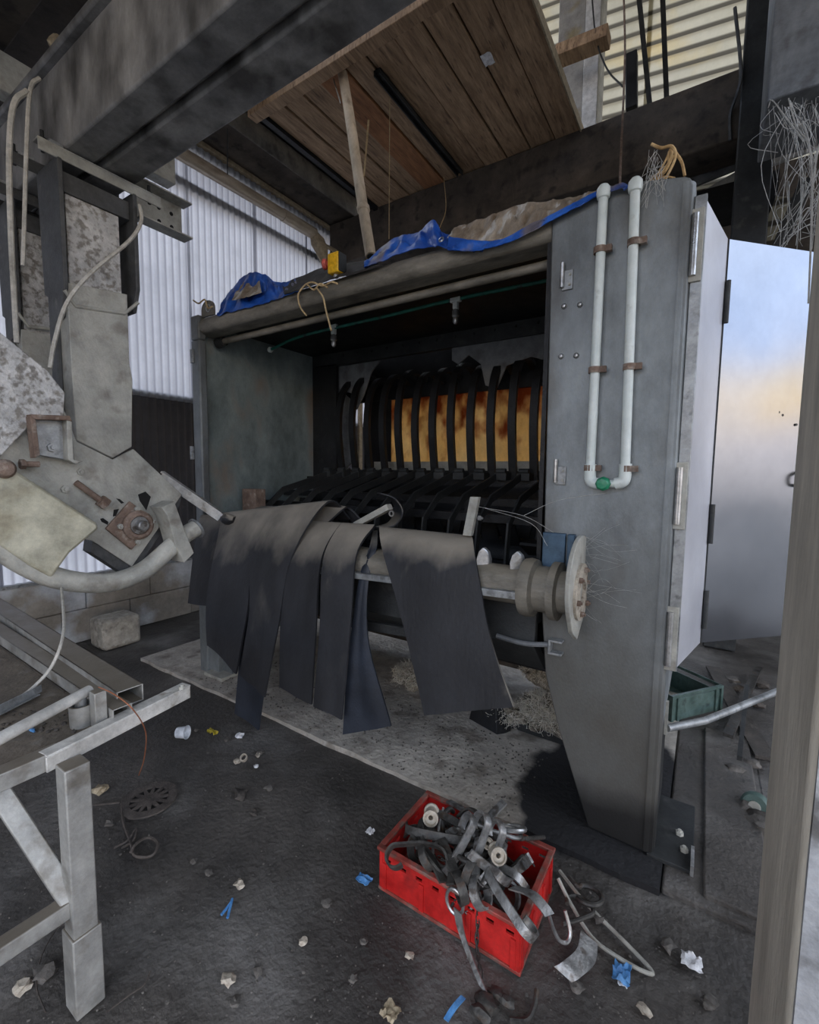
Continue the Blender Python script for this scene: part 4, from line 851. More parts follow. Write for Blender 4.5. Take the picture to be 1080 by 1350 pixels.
random.seed(33)
for i in range(7):
    kd = random.choice(('flat_hook', 'bent_hook', 'ring_hook')); place(kd, (random.uniform(cx1-.22, cx1-.10), random.uniform(cy0+.09, cy1-.10), random.uniform(.10, .18)), (random.uniform(-75, 75), random.uniform(-25, 25), random.uniform(60, 120)), random.choice(('hook_dark', 'hook')), HL[kd])
TL = ['bright bent strap hook arching up beside the spool roller at the heap top', 'bright bent strap hook arching up in the heap middle over the short chain', 'bright bent strap hook arching up between chain and round hooks on the heap', 'flat strap hook lying across the two pale rollers in the heap middle', 'round bar hook with straight shank at the back rim of the heap', 'shiny open ring hook beside the round bar hook at the back of the heap', 'flat strap hook tilted against the short side of the crate', 'dark flat hook on the heap just behind the spool roller end', 'dark bent hook lying in the crate end away from the machine', 'dark flat hook under the trailing chain', 'flat strap hook poking towards the shackle on the front rim', 'bent strap hook beside the strap that hangs over the short side', 'dark open ring hook under the arching bent hooks', 'dark round bar hook by the front rim of the crate', 'dark round bar hook at the back corner near the chain bunch', 'dark bent hook at the crate back wall behind the spool roller', 'dark flat hook lying along the crate back wall', 'open ring hook leaning on the short dark chain']
for lb, (kd, u, v_, z, rot, mt) in zip(TL, top): place(kd, fl(u, v_, z+.03), rot, mt, lb)
for k_, (u, v_, z, ax, mt, r) in enumerate(((568, 1078, .26, (.45, -.9, .3), 'roller', .030), (657, 1128, .29, (.5, -.75, .45), 'roller', .027), (643, 1112, .28, (.5, -.6, .6), 'roller', .02))):
    c = fl(u, v_, z); b = B(); b.lathe([(r*.28, .004), (r*.3, .0), (r, 0), (r, .012), (r*.78, .016), (r*.78, -.045), (r, -.05), (r, -.06), (r*.28, -.06), (r*.28, .004)], c, ax, 18)
    tag(b.build('spool_roller', mt, loc=c), ('pale spool roller on the heap near the crate corner away from the machine panel', 'large pale spool roller facing up in the middle of the hook heap', 'small pale spool roller tucked behind the larger middle one')[k_], 'roller', 'spool rollers on the hook heap')
# chains lying across the heap: every link a part
lk = B().tube([(.011*math.cos(a)+(.006 if math.cos(a) > 0 else -.006), .006*math.sin(a), 0) for a in [2*math.pi*k/12 for k in range(12)]], .0022, 6, closed=True)
lk_o = None
def chain(pts, label):
    global lk_o
    pth = crom(pts, 24); th = T('chain', label, 'chain', pts[-1]); acc = 0; last = pth[0]; k = 0
    for p, q in zip(pth, pth[1:]):
        acc += (q-p).length
        if acc >= .019:
            acc = 0
            if lk_o is None:
                o = lk.build('link', 'hook_dark', loc=(0, 0, 0)); lk_o = o
            else:
                o = lk_o.copy(); col.objects.link(o)
            o.name = 'link'; o.parent = th; d = (q-p).normalized(); qt = d.to_track_quat('X', 'Z')
            from mathutils import Quaternion
            o.rotation_mode = 'QUATERNION'; o.rotation_quaternion = qt @ Quaternion((1, 0, 0), math.pi/2*(k % 2)+.4); o.location = q-V(th.location); k += 1
    return th
chain([fl(576, 1128, .19), fl(592, 1138, .20), fl(610, 1150, .20), fl(626, 1162, .20), fl(632, 1185, .18), fl(630, 1215, .10), py(629, 1250, 1.28), fl(634, 1283, .012)], 'rusty link chain trailing over the long front rim of the red crate')
chain([fl(628, 1085, .24), fl(640, 1100, .24), fl(650, 1118, .24), fl(660, 1130, .22)], 'short dark link chain draped across the middle of the hook heap')
chain([fl(692, 1125, .20), fl(700, 1135, .20), fl(704, 1142, .19)], 'small bunch of chain lying in the crate corner by the short side')
# hooks hanging outside
p = [py(604, 1200, 1.28), py(608, 1225, 1.27), py(618, 1255, 1.24), fl(636, 1300, .02), fl(642, 1312, .015)]
b = B(); b.plate([[a+V((-.016, .004, 0)), a+V((.016, -.004, 0))] for a in crom(p, 5)], .005)
tag(b.build('flat_hook', 'hook', loc=fl(640, 1310)), 'long flat steel strap leaning down the front of the crate to the floor', 'hook')
c = py(600, 1185, 1.29); b = B(); b.tube([c+V((.032*math.cos(a), 0, .045*math.sin(a)-.01)) for a in [2*math.pi*k/16 for k in range(16)]], .006, 8, closed=True)
tag(b.build('shackle', 'steel', loc=c), 'shiny oval shackle hanging over the front rim of the crate', 'shackle')
p = [fl(676, 1172, .19), fl(700, 1180, .20), fl(715, 1195, .195), fl(724, 1208, .18)]
b = B(); b.plate([[a+V((-.010, -.016, .004)), a+V((.010, .016, 0))] for a in crom(p, 5)], .005); sk = b.build('strap', 'hook')
bpy.data.objects.remove(sk)
sk = T('eye_hook', 'bent strap with a round steel hook hanging over the short side of the crate', 'hook', fl(740, 1245, .05))
b = B(); b.plate([[a+V((-.010, -.016, .004)), a+V((.010, .016, 0))] for a in crom(p, 5)], .005); b.build('strap', 'hook', sk)
p = [fl(724, 1206, .18), fl(730, 1225, .13), fl(738, 1240, .09), fl(748, 1242, .08), fl(752, 1228, .10), fl(745, 1200, .15)]
B().tube(crom(p, 5), [.006]*26, 8).build('hook_end', 'steel', sk)
# loose pieces on the floor beside the crate
p = [fl(776, 1238, .03), fl(772, 1262, .035), fl(755, 1278, .03), fl(742, 1285, .015)]
b = B(); b.plate([[a+V((-.028, 0, .012)), a+V((.028, .0, -.006))] for a in crom(p, 5)], .006)
tag(b.build('curved_scraper', 'hook', loc=fl(755, 1280)), 'curved steel scraper blade on the floor beside the crate', 'scraper')
p = [fl(738, 1148, .012), fl(770, 1188, .010), fl(820, 1238, .010), fl(858, 1278, .010), fl(852, 1282, .010), fl(815, 1262, .010), fl(780, 1235, .012), fl(752, 1190, .04), fl(736, 1158, .08)]
tag(B().tube(crom(p, 5), .0065, 8).build('bent_rod', 'galv_old', loc=fl(858, 1280)), 'long steel rod bent to a sharp V on the floor beside the crate', 'rod')
for i, (u, v_, kd, rot) in enumerate(((775, 1180, 'ring_hook', (80, 0, 30)), (762, 1195, 'round_hook', (85, 10, 60)))):
    place(kd, fl(u, v_, .045), rot, 'hook_dark', ('dark open ring hook on the floor between crate and machine foot', 'dark round bar hook on the floor beside the bent rod')[i], group=None)
for i, (u, v_, r) in enumerate(((640, 1322, .03), (655, 1310, .022), (632, 1335, .025), (668, 1320, .02))):
    c = fl(u, v_, .012); tag(lump(B(), c, r, i+9, (1.3, .8, .6)).build('metal_scrap', 'hook_dark', loc=c), 'dark rusty metal scrap lying before the crate where the strap ends', 'scrap', 'metal scraps before the crate')
p = [fl(672, 1345, .01), fl(695, 1345, .01), fl(705, 1325, .012), fl(708, 1305, .02)]
tag(B().tube(crom(p, 5), [.008]*16, 7).build('bent_rod', 'hook_dark', loc=p[0]), 'short dark curved rod lying on the floor before the crate', 'rod')
# ================================================================== GREEN CRATE, RAIL AND CLUTTER BEHIND THE PANEL
g0, g1 = fl(883, 955), fl(950, 938)
GC = T('plastic_crate', 'grey green plastic crate standing behind the machine foot', 'crate', g0)
b = B(); ex = (g1-g0); ex.z = 0; ln = ex.length; ex.normalize(); ey = V((-ex.y, ex.x, 0)); hgt = .19; dp_ = .45
def gb(s0, s1, t0, t1, z0, z1): b.obox(g0+ex*(s0+s1)/2+ey*(t0+t1)/2+V((0, 0, (z0+z1)/2)), ex*(s1-s0)/2, ey*(t1-t0)/2, V((0, 0, (z1-z0)/2)))
gb(0, ln, 0, .008, .01, hgt-.03); gb(0, ln, -.01, .01, hgt-.02, hgt); gb(0, .008, 0, dp_, .01, hgt); gb(ln-.008, ln, 0, dp_, .01, hgt-.05); gb(ln-.008, ln, 0, dp_, hgt-.02, hgt); gb(0, ln, dp_-.008, dp_, .01, hgt); gb(0, ln, 0, dp_, 0, .01)
for s0 in (0, .05, ln-.07, ln-.02): gb(s0, s0+.02, -.012, 0, 0, hgt)
b.build('crate_walls', 'crate_green', GC, bevel=.002)
a, c, e = fl(880, 960, .42), fl(930, 950, .42), fl(1024, 912, .42)
RL = T('guard_rail', 'galvanised guard pipe bent outwards from the machine side', 'rail', a)
B().tube([a, c, e, e+(e-c)*.6], .017, 12).build('rail_pipe', 'galv', RL)
B().bar(a+V((-.01, 0, -.03)), a+V((-.01, 0, .13)), .02, .02, (1, 0, 0)).build('rail_lug', 'galv_old', RL)
random.seed(4)
for i, (u0, v0, u1, v1, z, w_, mt, lb) in enumerate(((965, 1000, 985, 1170, .02, .03, 'dark_steel', 'flat dark steel bar lying along the trench edge'), (985, 905, 975, 1000, .3, .02, 'dark_steel', 'thin dark upright rod leaning behind the guard pipe'),
        (940, 880, 1010, 1000, .03, .10, 'dirt', 'dirty board lying on the floor behind the green crate'), (1000, 880, 960, 970, .08, .05, 'hook_dark', 'rusty flat bar lying across the dirty board'))):
    p, q = fl(u0, v0, z), fl(u1, v1, z)
    tag(B().bar(p, q, w_, .02).build('scrap_bar', mt, loc=(p+q)/2), lb, 'bar')
c = fl(997, 1062, .05); WH = T('green_wheel', 'small dark green wheel with steel hub near the concrete post', 'wheel', (c.x, c.y, 0))
B().lathe([(.02, -.02), (.05, -.02), (.06, -.01), (.06, .01), (.05, .02), (.02, .02), (.02, -.02)], c, (-.3, -.9, .2), 20).build('tyre', 'crate_green', WH)
B().lathe([(.024, -.03), (.024, .03)], c, (-.3, -.9, .2), 14).build('hub', 'galv_old', WH)
for i in range(10):
    c = fl(random.uniform(958, 1010), random.uniform(880, 1130), .03); tag(lump(B(), c, random.uniform(.03, .06), i+40, (1.2, 1, .6)).build('rubble_lump', 'grit' if i % 2 else 'dirt', loc=c), 'grey rubble lump on the dark floor behind the guard pipe' if i % 2 else 'dark earthy clod on the floor behind the guard pipe', 'rubble', 'rubble behind the guard pipe')
# diagonal struts and pale boards behind the column, upper right
for (u0, v0, u1, v1, Y, w_, mt, lb) in ((870, 300, 985, 235, 5.6, .22, 'column_paint', 'pale diagonal board behind the machine top'), (880, 250, 990, 205, YB+.43, .16, 'grey_panel', 'grey diagonal board under the big beam'),
        (1005, 215, 1085, 185, 5.5, .12, 'column_paint', 'pale flat strip behind the cobwebs'), (1005, 330, 1035, 260, 5.4, .13, 'sheet_yellow', 'cream triangular board leaning beside the dark column'),
        (1018, 345, 1065, 235, 5.2, .10, 'dark_steel', 'dark steel strut leaning behind the cobwebs')):
    p, q = py(u0, v0, Y), py(u1, v1, Y); n_ = (q-p).normalized()
    sdv = V((0, 1, 0)).cross(n_).normalized()
    tag(B().obox((p+q)/2, (q-p)/2, sdv*w_/2, V((0, .015, 0))).build('leaning_board', mt, loc=p, bevel=.003), lb, 'board')
# ================================================================== ON TOP OF THE MACHINE
def tarp(name, cols, mt, label, seed, amp=.03, parent=None, nv=9, Yf=None, Yb=None):
    Yf = YF-.03 if Yf is None else Yf; Yb = YF+.16 if Yb is None else Yb
    """cloth strip: cols = list of (front_px, front_py, back_px, back_py); front edge at the rail, back edge further in"""
    A = crom([py(a, b_, Yf) for a, b_, c_, d_ in cols], 8); Bk = crom([py(c_, d_, Yb) for a, b_, c_, d_ in cols], 8); rows = []
    for i, (p, q) in enumerate(zip(A, Bk)):
        r = []
        for j in range(nv):
            s_ = j/(nv-1); k = p.lerp(q, s_); n_ = MN.noise(V((i*.28, s_*2.2, seed)))+.5*MN.noise(V((i*.7, s_*5, seed+3)))
            r.append(k+V((0, -.35, 1))*amp*(n_+.35*MN.noise(V((i*1.3, s_*9, seed+7))))*(0.3+math.sin(math.pi*s_)))
        rows.append(r)
    return B().plate(rows, .004).build(name, mt, parent, loc=None if parent else A[0], ang=75)
t1 = T('tarpaulin', 'crumpled blue tarpaulin over the right of the machine top', 'tarpaulin', py(620, 330, YF))
def edge2(bot, top): return [(a, b_, c_, d_) for (a, b_), (c_, d_) in zip(bot, top)]
tarp('blue_sheet', edge2([(480, 352), (505, 344), (530, 334), (563, 326), (583, 326), (600, 330), (625, 331), (645, 327)], [(482, 347), (512, 320), (532, 311), (552, 307), (571, 290), (584, 308), (625, 313), (648, 318)]), 'tarp', '', 2, .022, t1, 13, YF-.035, YF+.05)
tarp('blue_hem', edge2([(590, 330), (620, 331), (645, 327), (668, 321), (700, 306), (730, 290), (765, 271), (800, 254), (826, 247)], [(592, 312), (622, 317), (648, 318), (668, 314), (695, 299), (726, 284), (760, 267), (797, 249), (824, 243)]), 'tarp', '', 21, .012, t1, 7, YF-.035, YF-.02)
tarp('brown_lining', edge2([(590, 314), (618, 318), (645, 319), (668, 315), (693, 300), (726, 285), (760, 268), (790, 254)], [(600, 301), (625, 293), (650, 284), (667, 277), (692, 269), (725, 266), (760, 260), (792, 251)]), 'tarp_brown', '', 5, .02, t1, 13, YF-.018, YF+.10)
for (u, v_) in ((582, 316),):
    B().lathe([(.008, 0), (.015, .002), (.008, .005), (.008, 0)], py(u, v_, YF-.06), (0, -1, .3), 14).build('eyelet', 'steel', t1)
B().tube(crom([py(812, 246, YF-.02), py(820, 243, YF-.03), py(826, 246, YF-.03), py(822, 250, YF-.03)], 4), .006, 6).build('tie_cord', 'tarp', t1)
t2 = T('tarpaulin', 'small bunched blue tarpaulin beside the lifting lug', 'tarpaulin', py(330, 400, YF))
tarp('blue_sheet', [(286, 416, 296, 395), (305, 411, 314, 372), (330, 405, 330, 360), (352, 399, 348, 362), (372, 392, 366, 373), (395, 384, 390, 369)], 'tarp', '', 9, .035, t2, 13, YF-.01, YF+.14)
tarp('lining', [(306, 396, 322, 370), (325, 392, 334, 366), (345, 386, 342, 364)], 'tarp_brown', '', 12, .02, t2)
t3 = tarp('tarpaulin', [(375, 388, 372, 374), (400, 381, 400, 364), (440, 368, 430, 352), (470, 359, 470, 346), (500, 350, 500, 338)], 'tarp_black', '', 14, .018)
tag(t3, 'dull black folded sheet along the machine rail between blue tarpaulins', 'tarpaulin')
# emergency stop box
c = py(443, 349, YF-.01)
ES = T('emergency_stop', 'yellow emergency stop box with red button on the machine rail', 'switch', V((c.x, c.y, 2.70)))
B().box(c.x-.035, c.x+.045, c.y-.035, c.y+.035, c.z-.055, c.z+.055).build('housing', 'yellow', ES, bevel=.008)
b = B(); b.lathe([(.016, 0), (.016, .02), (.028, .022), (.03, .04), (.022, .048), (0, .05)], (c.x-.035, c.y-.005, c.z+.01), (-.9, -.4, 0), 16); b.build('button', 'red_button', ES)
B().tube([(c.x, c.y, c.z-.055), (c.x, c.y, 2.70)], .014, 10).build('cable_gland', 'galv', ES)
B().box(c.x+.046, c.x+.052, c.y-.03, c.y+.03, c.z-.05, c.z+.05).build('back_plate', 'dark_steel', ES)
# twine
tw = T('twine', 'loose knotted pale twine hanging from the machine rail', 'twine', py(420, 380, YF-.06))
Yt = YF-.085
for pts in ([(395, 385), (402, 376), (412, 372), (425, 377), (437, 372), (445, 374)], [(398, 380), (393, 390), (396, 405), (404, 416)], [(418, 380), (426, 392), (430, 410), (437, 436)], [(404, 374), (414, 382), (422, 374), (432, 379)]):
    B().tube(crom([py(u, v_, Yt) for u, v_ in pts], 5), .005, 6).build('strand', 'twine', tw)
tw2 = B().tube(crom([py(255, 396, YF), py(262, 400, YF-.01), py(270, 395, YF-.01), py(274, 406, YF-.01), py(280, 404, YF)], 5), .006, 6).build('twine', 'twine', loc=py(268, 402, YF)); tag(tw2, 'short twine knotted through the lifting lug', 'twine')
# straw bunch on the panel top
st = T('straw_bunch', 'bunch of dry straw and twine on the panel top', 'straw', py(875, 236, YF))
for i, pts in enumerate(([(859, 190), (872, 195), (886, 193), (890, 210), (870, 250)], [(886, 193), (884, 210), (866, 238)], [(890, 200), (899, 214), (903, 232)], [(884, 196), (876, 215), (860, 240)], [(888, 205), (878, 225), (862, 232), (856, 243)], [(882, 200), (880, 222), (868, 236)], [(862, 236), (878, 233), (890, 235)])):
    B().tube(crom([py(u, v_, YF+.01+.012*(i % 4)) for u, v_ in pts], 5), .0055 if i < 3 else .004, 6).build('stalk', 'straw', st)
# ================================================================== PIPES AND STRINGS UNDER THE DECK
a, c = py(445, 60, 3.35), py(489, 338, 2.9)
pp = crom([a+(a-c)*.12, a, a.lerp(c, .35)+V((.01, 0, 0)), a.lerp(c, .72), c], 6)
dp2 = T('drop_pipe', 'dusty beige pipe dropping from the deck to the machine top', 'pipe', c)
B().tube(pp, .043, 14).build('pipe', 'pipe_dust', dp2)
d_ = (c-a).normalized()
B().lathe([(.046, -.02), (.052, -.01), (.052, .02), (.046, .03)], a.lerp(c, .8), d_, 14).build('coupling', 'pipe_dust', dp2)
B().lathe([(.030, .0), (.03, .012)], c, d_, 12).build('pipe_mouth', 'hole', dp2)
cable([a.lerp(c, .0)+V((-.12, 0, 0)), a.lerp(c, .15)+V((-.10, 0, 0)), a.lerp(c, .30)+V((-.05, -.02, 0))], .006, 'wire', 'pale wire hanging beside the dusty drop pipe', 'cable', 'wire')
# conduit along the left wall
cdt = T('conduit_pipe', 'long dull metal conduit along the corrugated wall', 'pipe', px(413, 307, -4.6))
a, c = px(160, 155, -4.6), px(414, 308, -4.6)
B().tube([a, a.lerp(c, .78)], .068, 16).build('pipe', 'conduit', cdt)
B().tube([a.lerp(c, .775), c], .075, 16).build('pipe_sleeve', 'conduit', cdt)
e = px(424, 330, -4.55)
B().tube([c+V((0, .0, -.01)), c.lerp(e, .5), e, e+V((.02, .06, -.22))], [.06, .10, .09, .03], 12).build('cloth_wrap', 'wrap', cdt)
a, c = px(418, 318, -4.58), px(478, 350, -4.58)
tag(B().tube([a, c], .028, 10).build('thin_rod', 'wrap', loc=c), 'thin pale rod running on from the conduit end', 'rod')
# strings and wires
def string(pts, label, r=.004, mt='twine', group=None): return cable(pts, r, 'string', label, mt, 'string', group, 5)
string([fl(514, 130, ZP), py(513, 315, 4.55)], 'thin string hanging straight down under the plank deck', .005)
string([py(822, -20, 5.3), py(824, 60, 4.9), py(822, 130, 4.85), py(819, 195, 4.6), py(817, 250, 4.0)], 'brown knotted cord hanging before the big beam', .010, 'rust')
c = py(819, 195, 4.6); string([py(780, -10, 5.7), py(786, 50, 5.6), py(800, 90, 5.3), py(821, 114, 4.87)], 'sagging dark cable above the big beam', .009, 'dark_steel')
string([fl(585, 232, ZP), py(588, 275, 4.9), py(580, 300, 4.5)], 'short string dangling from the plank deck over the tarpaulin', .005)
string([px(300, 170, -4.3), px(300, 230, -4.3)], 'short thread hanging below the soffit beam', .006, 'dark_steel')
string([py(969, 10, YB-.07), py(977, 90, YB-.07), py(973, 120, YB-.07), py(963, 150, YB-.01), py(963, 185, YB-.01)], 'pale cable running down the edge of the dark column', .014, 'strap')
a, c = fl(486, 158, ZP-.05), py(480, 232, 4.2)
tag(B().bar(a, c, .018, .006).build('wood_sliver', 'straw', loc=c), 'bright orange wood sliver hanging from the planks', 'sliver')
# plank end, short post and paper
p, q = py(735, 75, 5.55), py(803, 48, 5.55)
tag(B().bar(p, q, .2, .12).build('timber_offcut', 'wood', loc=p, bevel=.006), 'rough timber plank end jutting out above the beam', 'timber')
p, q = py(833, 145, 5.5), py(833, 72, 5.5)
tag(B().obox((p+q)/2, (q-p)/2, V((.055, 0, 0)), V((0, .05, 0))).build('short_post', 'black_steel', loc=p, bevel=.01), 'short black post end standing on the big beam', 'post')
c = fl(643, 77, ZP-.012); b = B(); rows = [[c+V((.022*(i-2), .030*(j-2), -.006-.012*MN.noise(V((i*.9, j*.9, 2))))) for i in range(5)] for j in range(5)]
tag(b.plate(rows, .002).build('paper_scrap', 'paper', loc=c), 'torn white paper scrap stuck to the plank underside', 'paper')
# ================================================================== UNDER AND AROUND THE MACHINE
def fluff(c, r, n, seed, label, group):
    rnd = random.Random(seed); o = T('hair_clump', label, 'hair', c, group)
    lump(B(), V(c)+V((0, 0, r*.5)), r*.8, seed, (1.2, .9, .8), .7, 3).build('core', 'wool_core', o); b = B()
    for i in range(n*3):
        d = V((rnd.gauss(0, 1), rnd.gauss(0, 1), abs(rnd.gauss(.3, .8)))).normalized(); p = V(c)+V((0, 0, r*.45))+V((d.x*1.2, d.y, d.z*.85))*r*rnd.uniform(.65, .95); pts = [p]; h = V((rnd.gauss(0, 1), rnd.gauss(0, 1), rnd.gauss(0, 1))).normalized()
        for k in range(7):
            h = (h+.9*V((rnd.gauss(0, 1), rnd.gauss(0, 1), rnd.gauss(0, 1)))+.3*d).normalized(); pts.append(pts[-1]+h*r*.075)
        b.tube([q for q in pts], .0013, 3, cap=False)
    b.build('fibres', 'wool', o)
g_ = 'pale hair clumps under the machine'
fluff((-.72, 2.74, .03), .17, 420, 1, 'big tangled heap of pale hair beside the panel leg', g_)
fluff((-.80, 2.86, .24), .13, 260, 2, 'upper clump of pale hair resting on the hair heap', g_)
fluff((-.98, 2.66, .02), .11, 200, 3, 'small clump of pale hair behind the dark shoe', g_)
fluff((-1.72, 2.72, .03), .13, 240, 4, 'flat clump of white hair on the slab behind the flaps', g_)
# concrete block by the plinth
c = fl(152, 848); B_ = B()
sb = B().box(c.x-.12, c.x+.16, c.y-.16, c.y+.16, 0, .27)
o = sb.build('concrete_block', 'stone', loc=(c.x, c.y, 0), bevel=.035); tag(o, 'loose rounded concrete block on the floor by the plinth', 'block')
# ================================================================== FLOOR ITEMS
# drain cover with triangular holes
c = fl(197, 1056); DC = T('drain_cover', 'round cast iron drain cover with triangular holes', 'drain', (c.x, c.y, 0))
b = B(); ns = 13; ri, ro, R_ = .045, .085, .125
def ringpt(r, a): return V((c.x+r*math.cos(a), c.y+r*math.sin(a), .012))
bm_rows = []
for k in range(ns):
    a0, a1 = 2*math.pi*k/ns, 2*math.pi*(k+1)/ns; am = (a0+a1)/2; w0, w1 = .10*(a1-a0), .36*(a1-a0)
    for poly in ([ringpt(0.001, am), ringpt(ri, a0), ringpt(ri, am-w0), ringpt(ri, am+w0), ringpt(ri, a1)],
                 [ringpt(ri, a0), ringpt(ro, a0), ringpt(ro, am-w1), ringpt(ri, am-w0)], [ringpt(ri, am+w0), ringpt(ro, am+w1), ringpt(ro, a1), ringpt(ri, a1)],
                 [ringpt(ro, a0), ringpt(R_, a0), ringpt(R_, am), ringpt(R_, a1), ringpt(ro, a1), ringpt(ro, am+w1), ringpt(ro, am-w1)]):
        b.prism(poly, (0, 0, -.008))
b.build('grate', 'cast_iron', DC)
B().lathe([(.0, .0), (.115, .0), (.115, .003), (0, .003)], (c.x, c.y, .0), (0, 0, 1), 24).build('pit', 'hole', DC)
c = fl(238, 976); CP = T('plastic_cup', 'small white plastic cup lying on the dark floor', 'cup', (c.x, c.y, 0))
B().lathe([(.0, .0), (.030, .0), (.034, .055), (.038, .057), (.038, .062), (.033, .060), (.028, .005), (.0, .005)], (c.x-.03, c.y, .038), (.85, .45, .1), 20).build('cup_body', 'plastic_white', CP)
# wire loops by the drain
cc = fl(185, 1117)
pts = [fl(160, 1060, .008), fl(163, 1085, .01), fl(172, 1110, .012), fl(178, 1128, .01), fl(200, 1128, .012), fl(208, 1112, .02), fl(196, 1104, .025), fl(180, 1112, .03), fl(172, 1124, .02)]
tag(B().tube(crom(pts, 6), .006, 6).build('wire_loop', 'cast_iron', loc=cc), 'looped rusty wire lying beside the drain cover', 'wire')
pts = [fl(150, 1118, .008), fl(168, 1108, .012), fl(180, 1092, .02), fl(176, 1108, .012), fl(160, 1118, .01)]
tag(B().tube(crom(pts, 5), .005, 6).build('wire_loop', 'cast_iron', loc=pts[0]), 'pinched short wire end lying at the loop', 'wire')
pts = [fl(118, 1062, .006), fl(140, 1060, .006), fl(158, 1058, .008)]
tag(B().tube(crom(pts, 4), .004, 6).build('wire', 'cast_iron', loc=pts[0]), 'straight thin wire leading to the drain cover', 'wire')
for pts, lb in (([(60, 1335), (48, 1300), (55, 1260), (75, 1225), (92, 1218), (96, 1230)], 'thin brown cord curled on the floor under the table'), ([(140, 1335), (170, 1312), (190, 1298), (198, 1280)], 'thin brown twig like cord beside the table leg')):
    tag(B().tube(crom([fl(u, v_, .006) for u, v_ in pts], 5), .0025, 5).build('cord', 'cast_iron', loc=fl(*pts[0])), lb, 'cord')
def scrap(u, v_, r, mt, name, label, cat, seed, sq=(1.2, 1, .6), k=.9, group=None):
    c = fl(u, v_, r*sq[2]*.6); return tag(lump(B(), c, r, seed, sq, k).build(name, mt, loc=(c.x, c.y, 0)), label, cat, group)
def crumple(u, v_, r, mt, name, label, cat, seed, stretch=(1, 1)):
    c = fl(u, v_, .004); rows = [[c+V((r*stretch[0]*(i/6-.5)*2+r*.3*MN.noise(V((j*.8, i*.3, seed))), r*stretch[1]*(j/6-.5)*2+r*.3*MN.noise(V((i*.8, j*.3, seed+9))), r*.35+r*.7*MN.noise(V((i*.55, j*.55, seed))))) for i in range(7)] for j in range(7)]
    return tag(B().plate(rows, .0015).build(name, mt, loc=(c.x, c.y, 0)), label, cat)
crumple(480, 1161, .022, 'plastic_blue', 'plastic_scrap', 'blue plastic scrap on the floor left of the red crate', 'scrap', 1, (1.3, .8))
crumple(820, 1285, .028, 'plastic_blue', 'plastic_scrap', 'crumpled blue glove piece near the tip of the bent rod', 'scrap', 2, (.9, 1.2))
crumple(822, 1296, .014, 'plastic_white', 'plastic_scrap', 'tiny pale plastic bit by the crumpled blue piece', 'scrap', 7)
a, c = fl(588, 1345, .008), fl(611, 1314, .012)
tag(B().plate([[p+V((-.008, 0, .004*MN.noise(p*30))), p+V((.008, 0, 0))] for p in crom([a, a.lerp(c, .5)+V((0, 0, .006)), c], 6)], .003).build('plastic_strip', 'plastic_blue', loc=a), 'bright blue plastic strip on the floor before the crate', 'strip')
a, c = fl(292, 1206, .006), fl(306, 1186, .01)
tag(B().tube(crom([a, a.lerp(c, .6)+V((0, .01, .0)), c, fl(300, 1210, .004)], 5), .005, 6).build('plastic_strip', 'plastic_blue', loc=a), 'dark blue plastic tie lying alone on open floor', 'strip')
crumple(912, 1270, .030, 'paper', 'paper_wad', 'crumpled pale paper wad on the floor past the bent rod', 'paper', 3)
crumple(515, 1336, .024, 'wrap', 'paper_wad', 'crumpled tan paper wad on the floor before the crate', 'paper', 4)
crumple(488, 1097, .016, 'paper', 'paper_wad', 'flat white paper bit on the floor behind the crate', 'paper', 5)
crumple(280, 966, .028, 'leaf_yellow', 'leaf', 'yellowed crumpled leaf on the floor beyond the cup', 'leaf', 6, (1.3, .5))
c = fl(322, 1000, .02); tag(B().lathe([(.014, 0), (.02, 0), (.02, .018), (.014, .018), (.014, 0)], c, (.3, -.5, .8), 14).build('ring_washer', 'roller', loc=c), 'cream plastic ring lying on the floor beyond the cup', 'ring')
for i, (u, v_, r, mt) in enumerate(((316, 970, .02, 'paper'), (313, 1003, .018, 'roller'), (338, 1010, .012, 'paper'), (258, 962, .014, 'grit'), (300, 975, .016, 'grit'), (340, 995, .014, 'roller'), (344, 992, .016, 'grit'), (132, 1040, .03, 'wrap'), (145, 1085, .02, 'grit'), (318, 1047, .03, 'dirt'), (355, 1038, .02, 'grit'), (335, 1070, .02, 'dirt'))):
    scrap(u, v_, r, mt, 'debris_crumb', {'paper': 'small white paper crumb on the floor beyond the cup', 'roller': 'small cream crumb on the floor beyond the cup', 'grit': 'small grey crumb on the floor around the cup and drain', 'wrap': 'tan wood chip on the floor by the table leg', 'dirt': 'dark clod of dirt on the floor between drain and slab'}[mt], 'debris', i+60, group='debris crumbs around the cup and drain')
for i, (u, v_, r) in enumerate(((315, 1165, .018), (275, 1150, .014), (255, 1135, .012), (300, 1290, .02), (340, 1280, .014), (430, 1190, .016), (400, 1240, .012), (310, 1320, .014), (60, 1280, .03), (30, 1300, .022), (880, 1245, .02), (760, 1300, .018), (850, 1330, .016), (935, 1320, .02), (480, 1240, .012), (540, 1260, .012), (465, 1290, .012), (790, 1210, .02))):
    scrap(u, v_, r, 'grit' if i % 3 else 'roller', 'pebble', 'small grey pebble on the dark open floor' if i % 3 else 'small pale stone chip on the dark open floor', 'pebble', i+90, group='pebbles on the open floor')
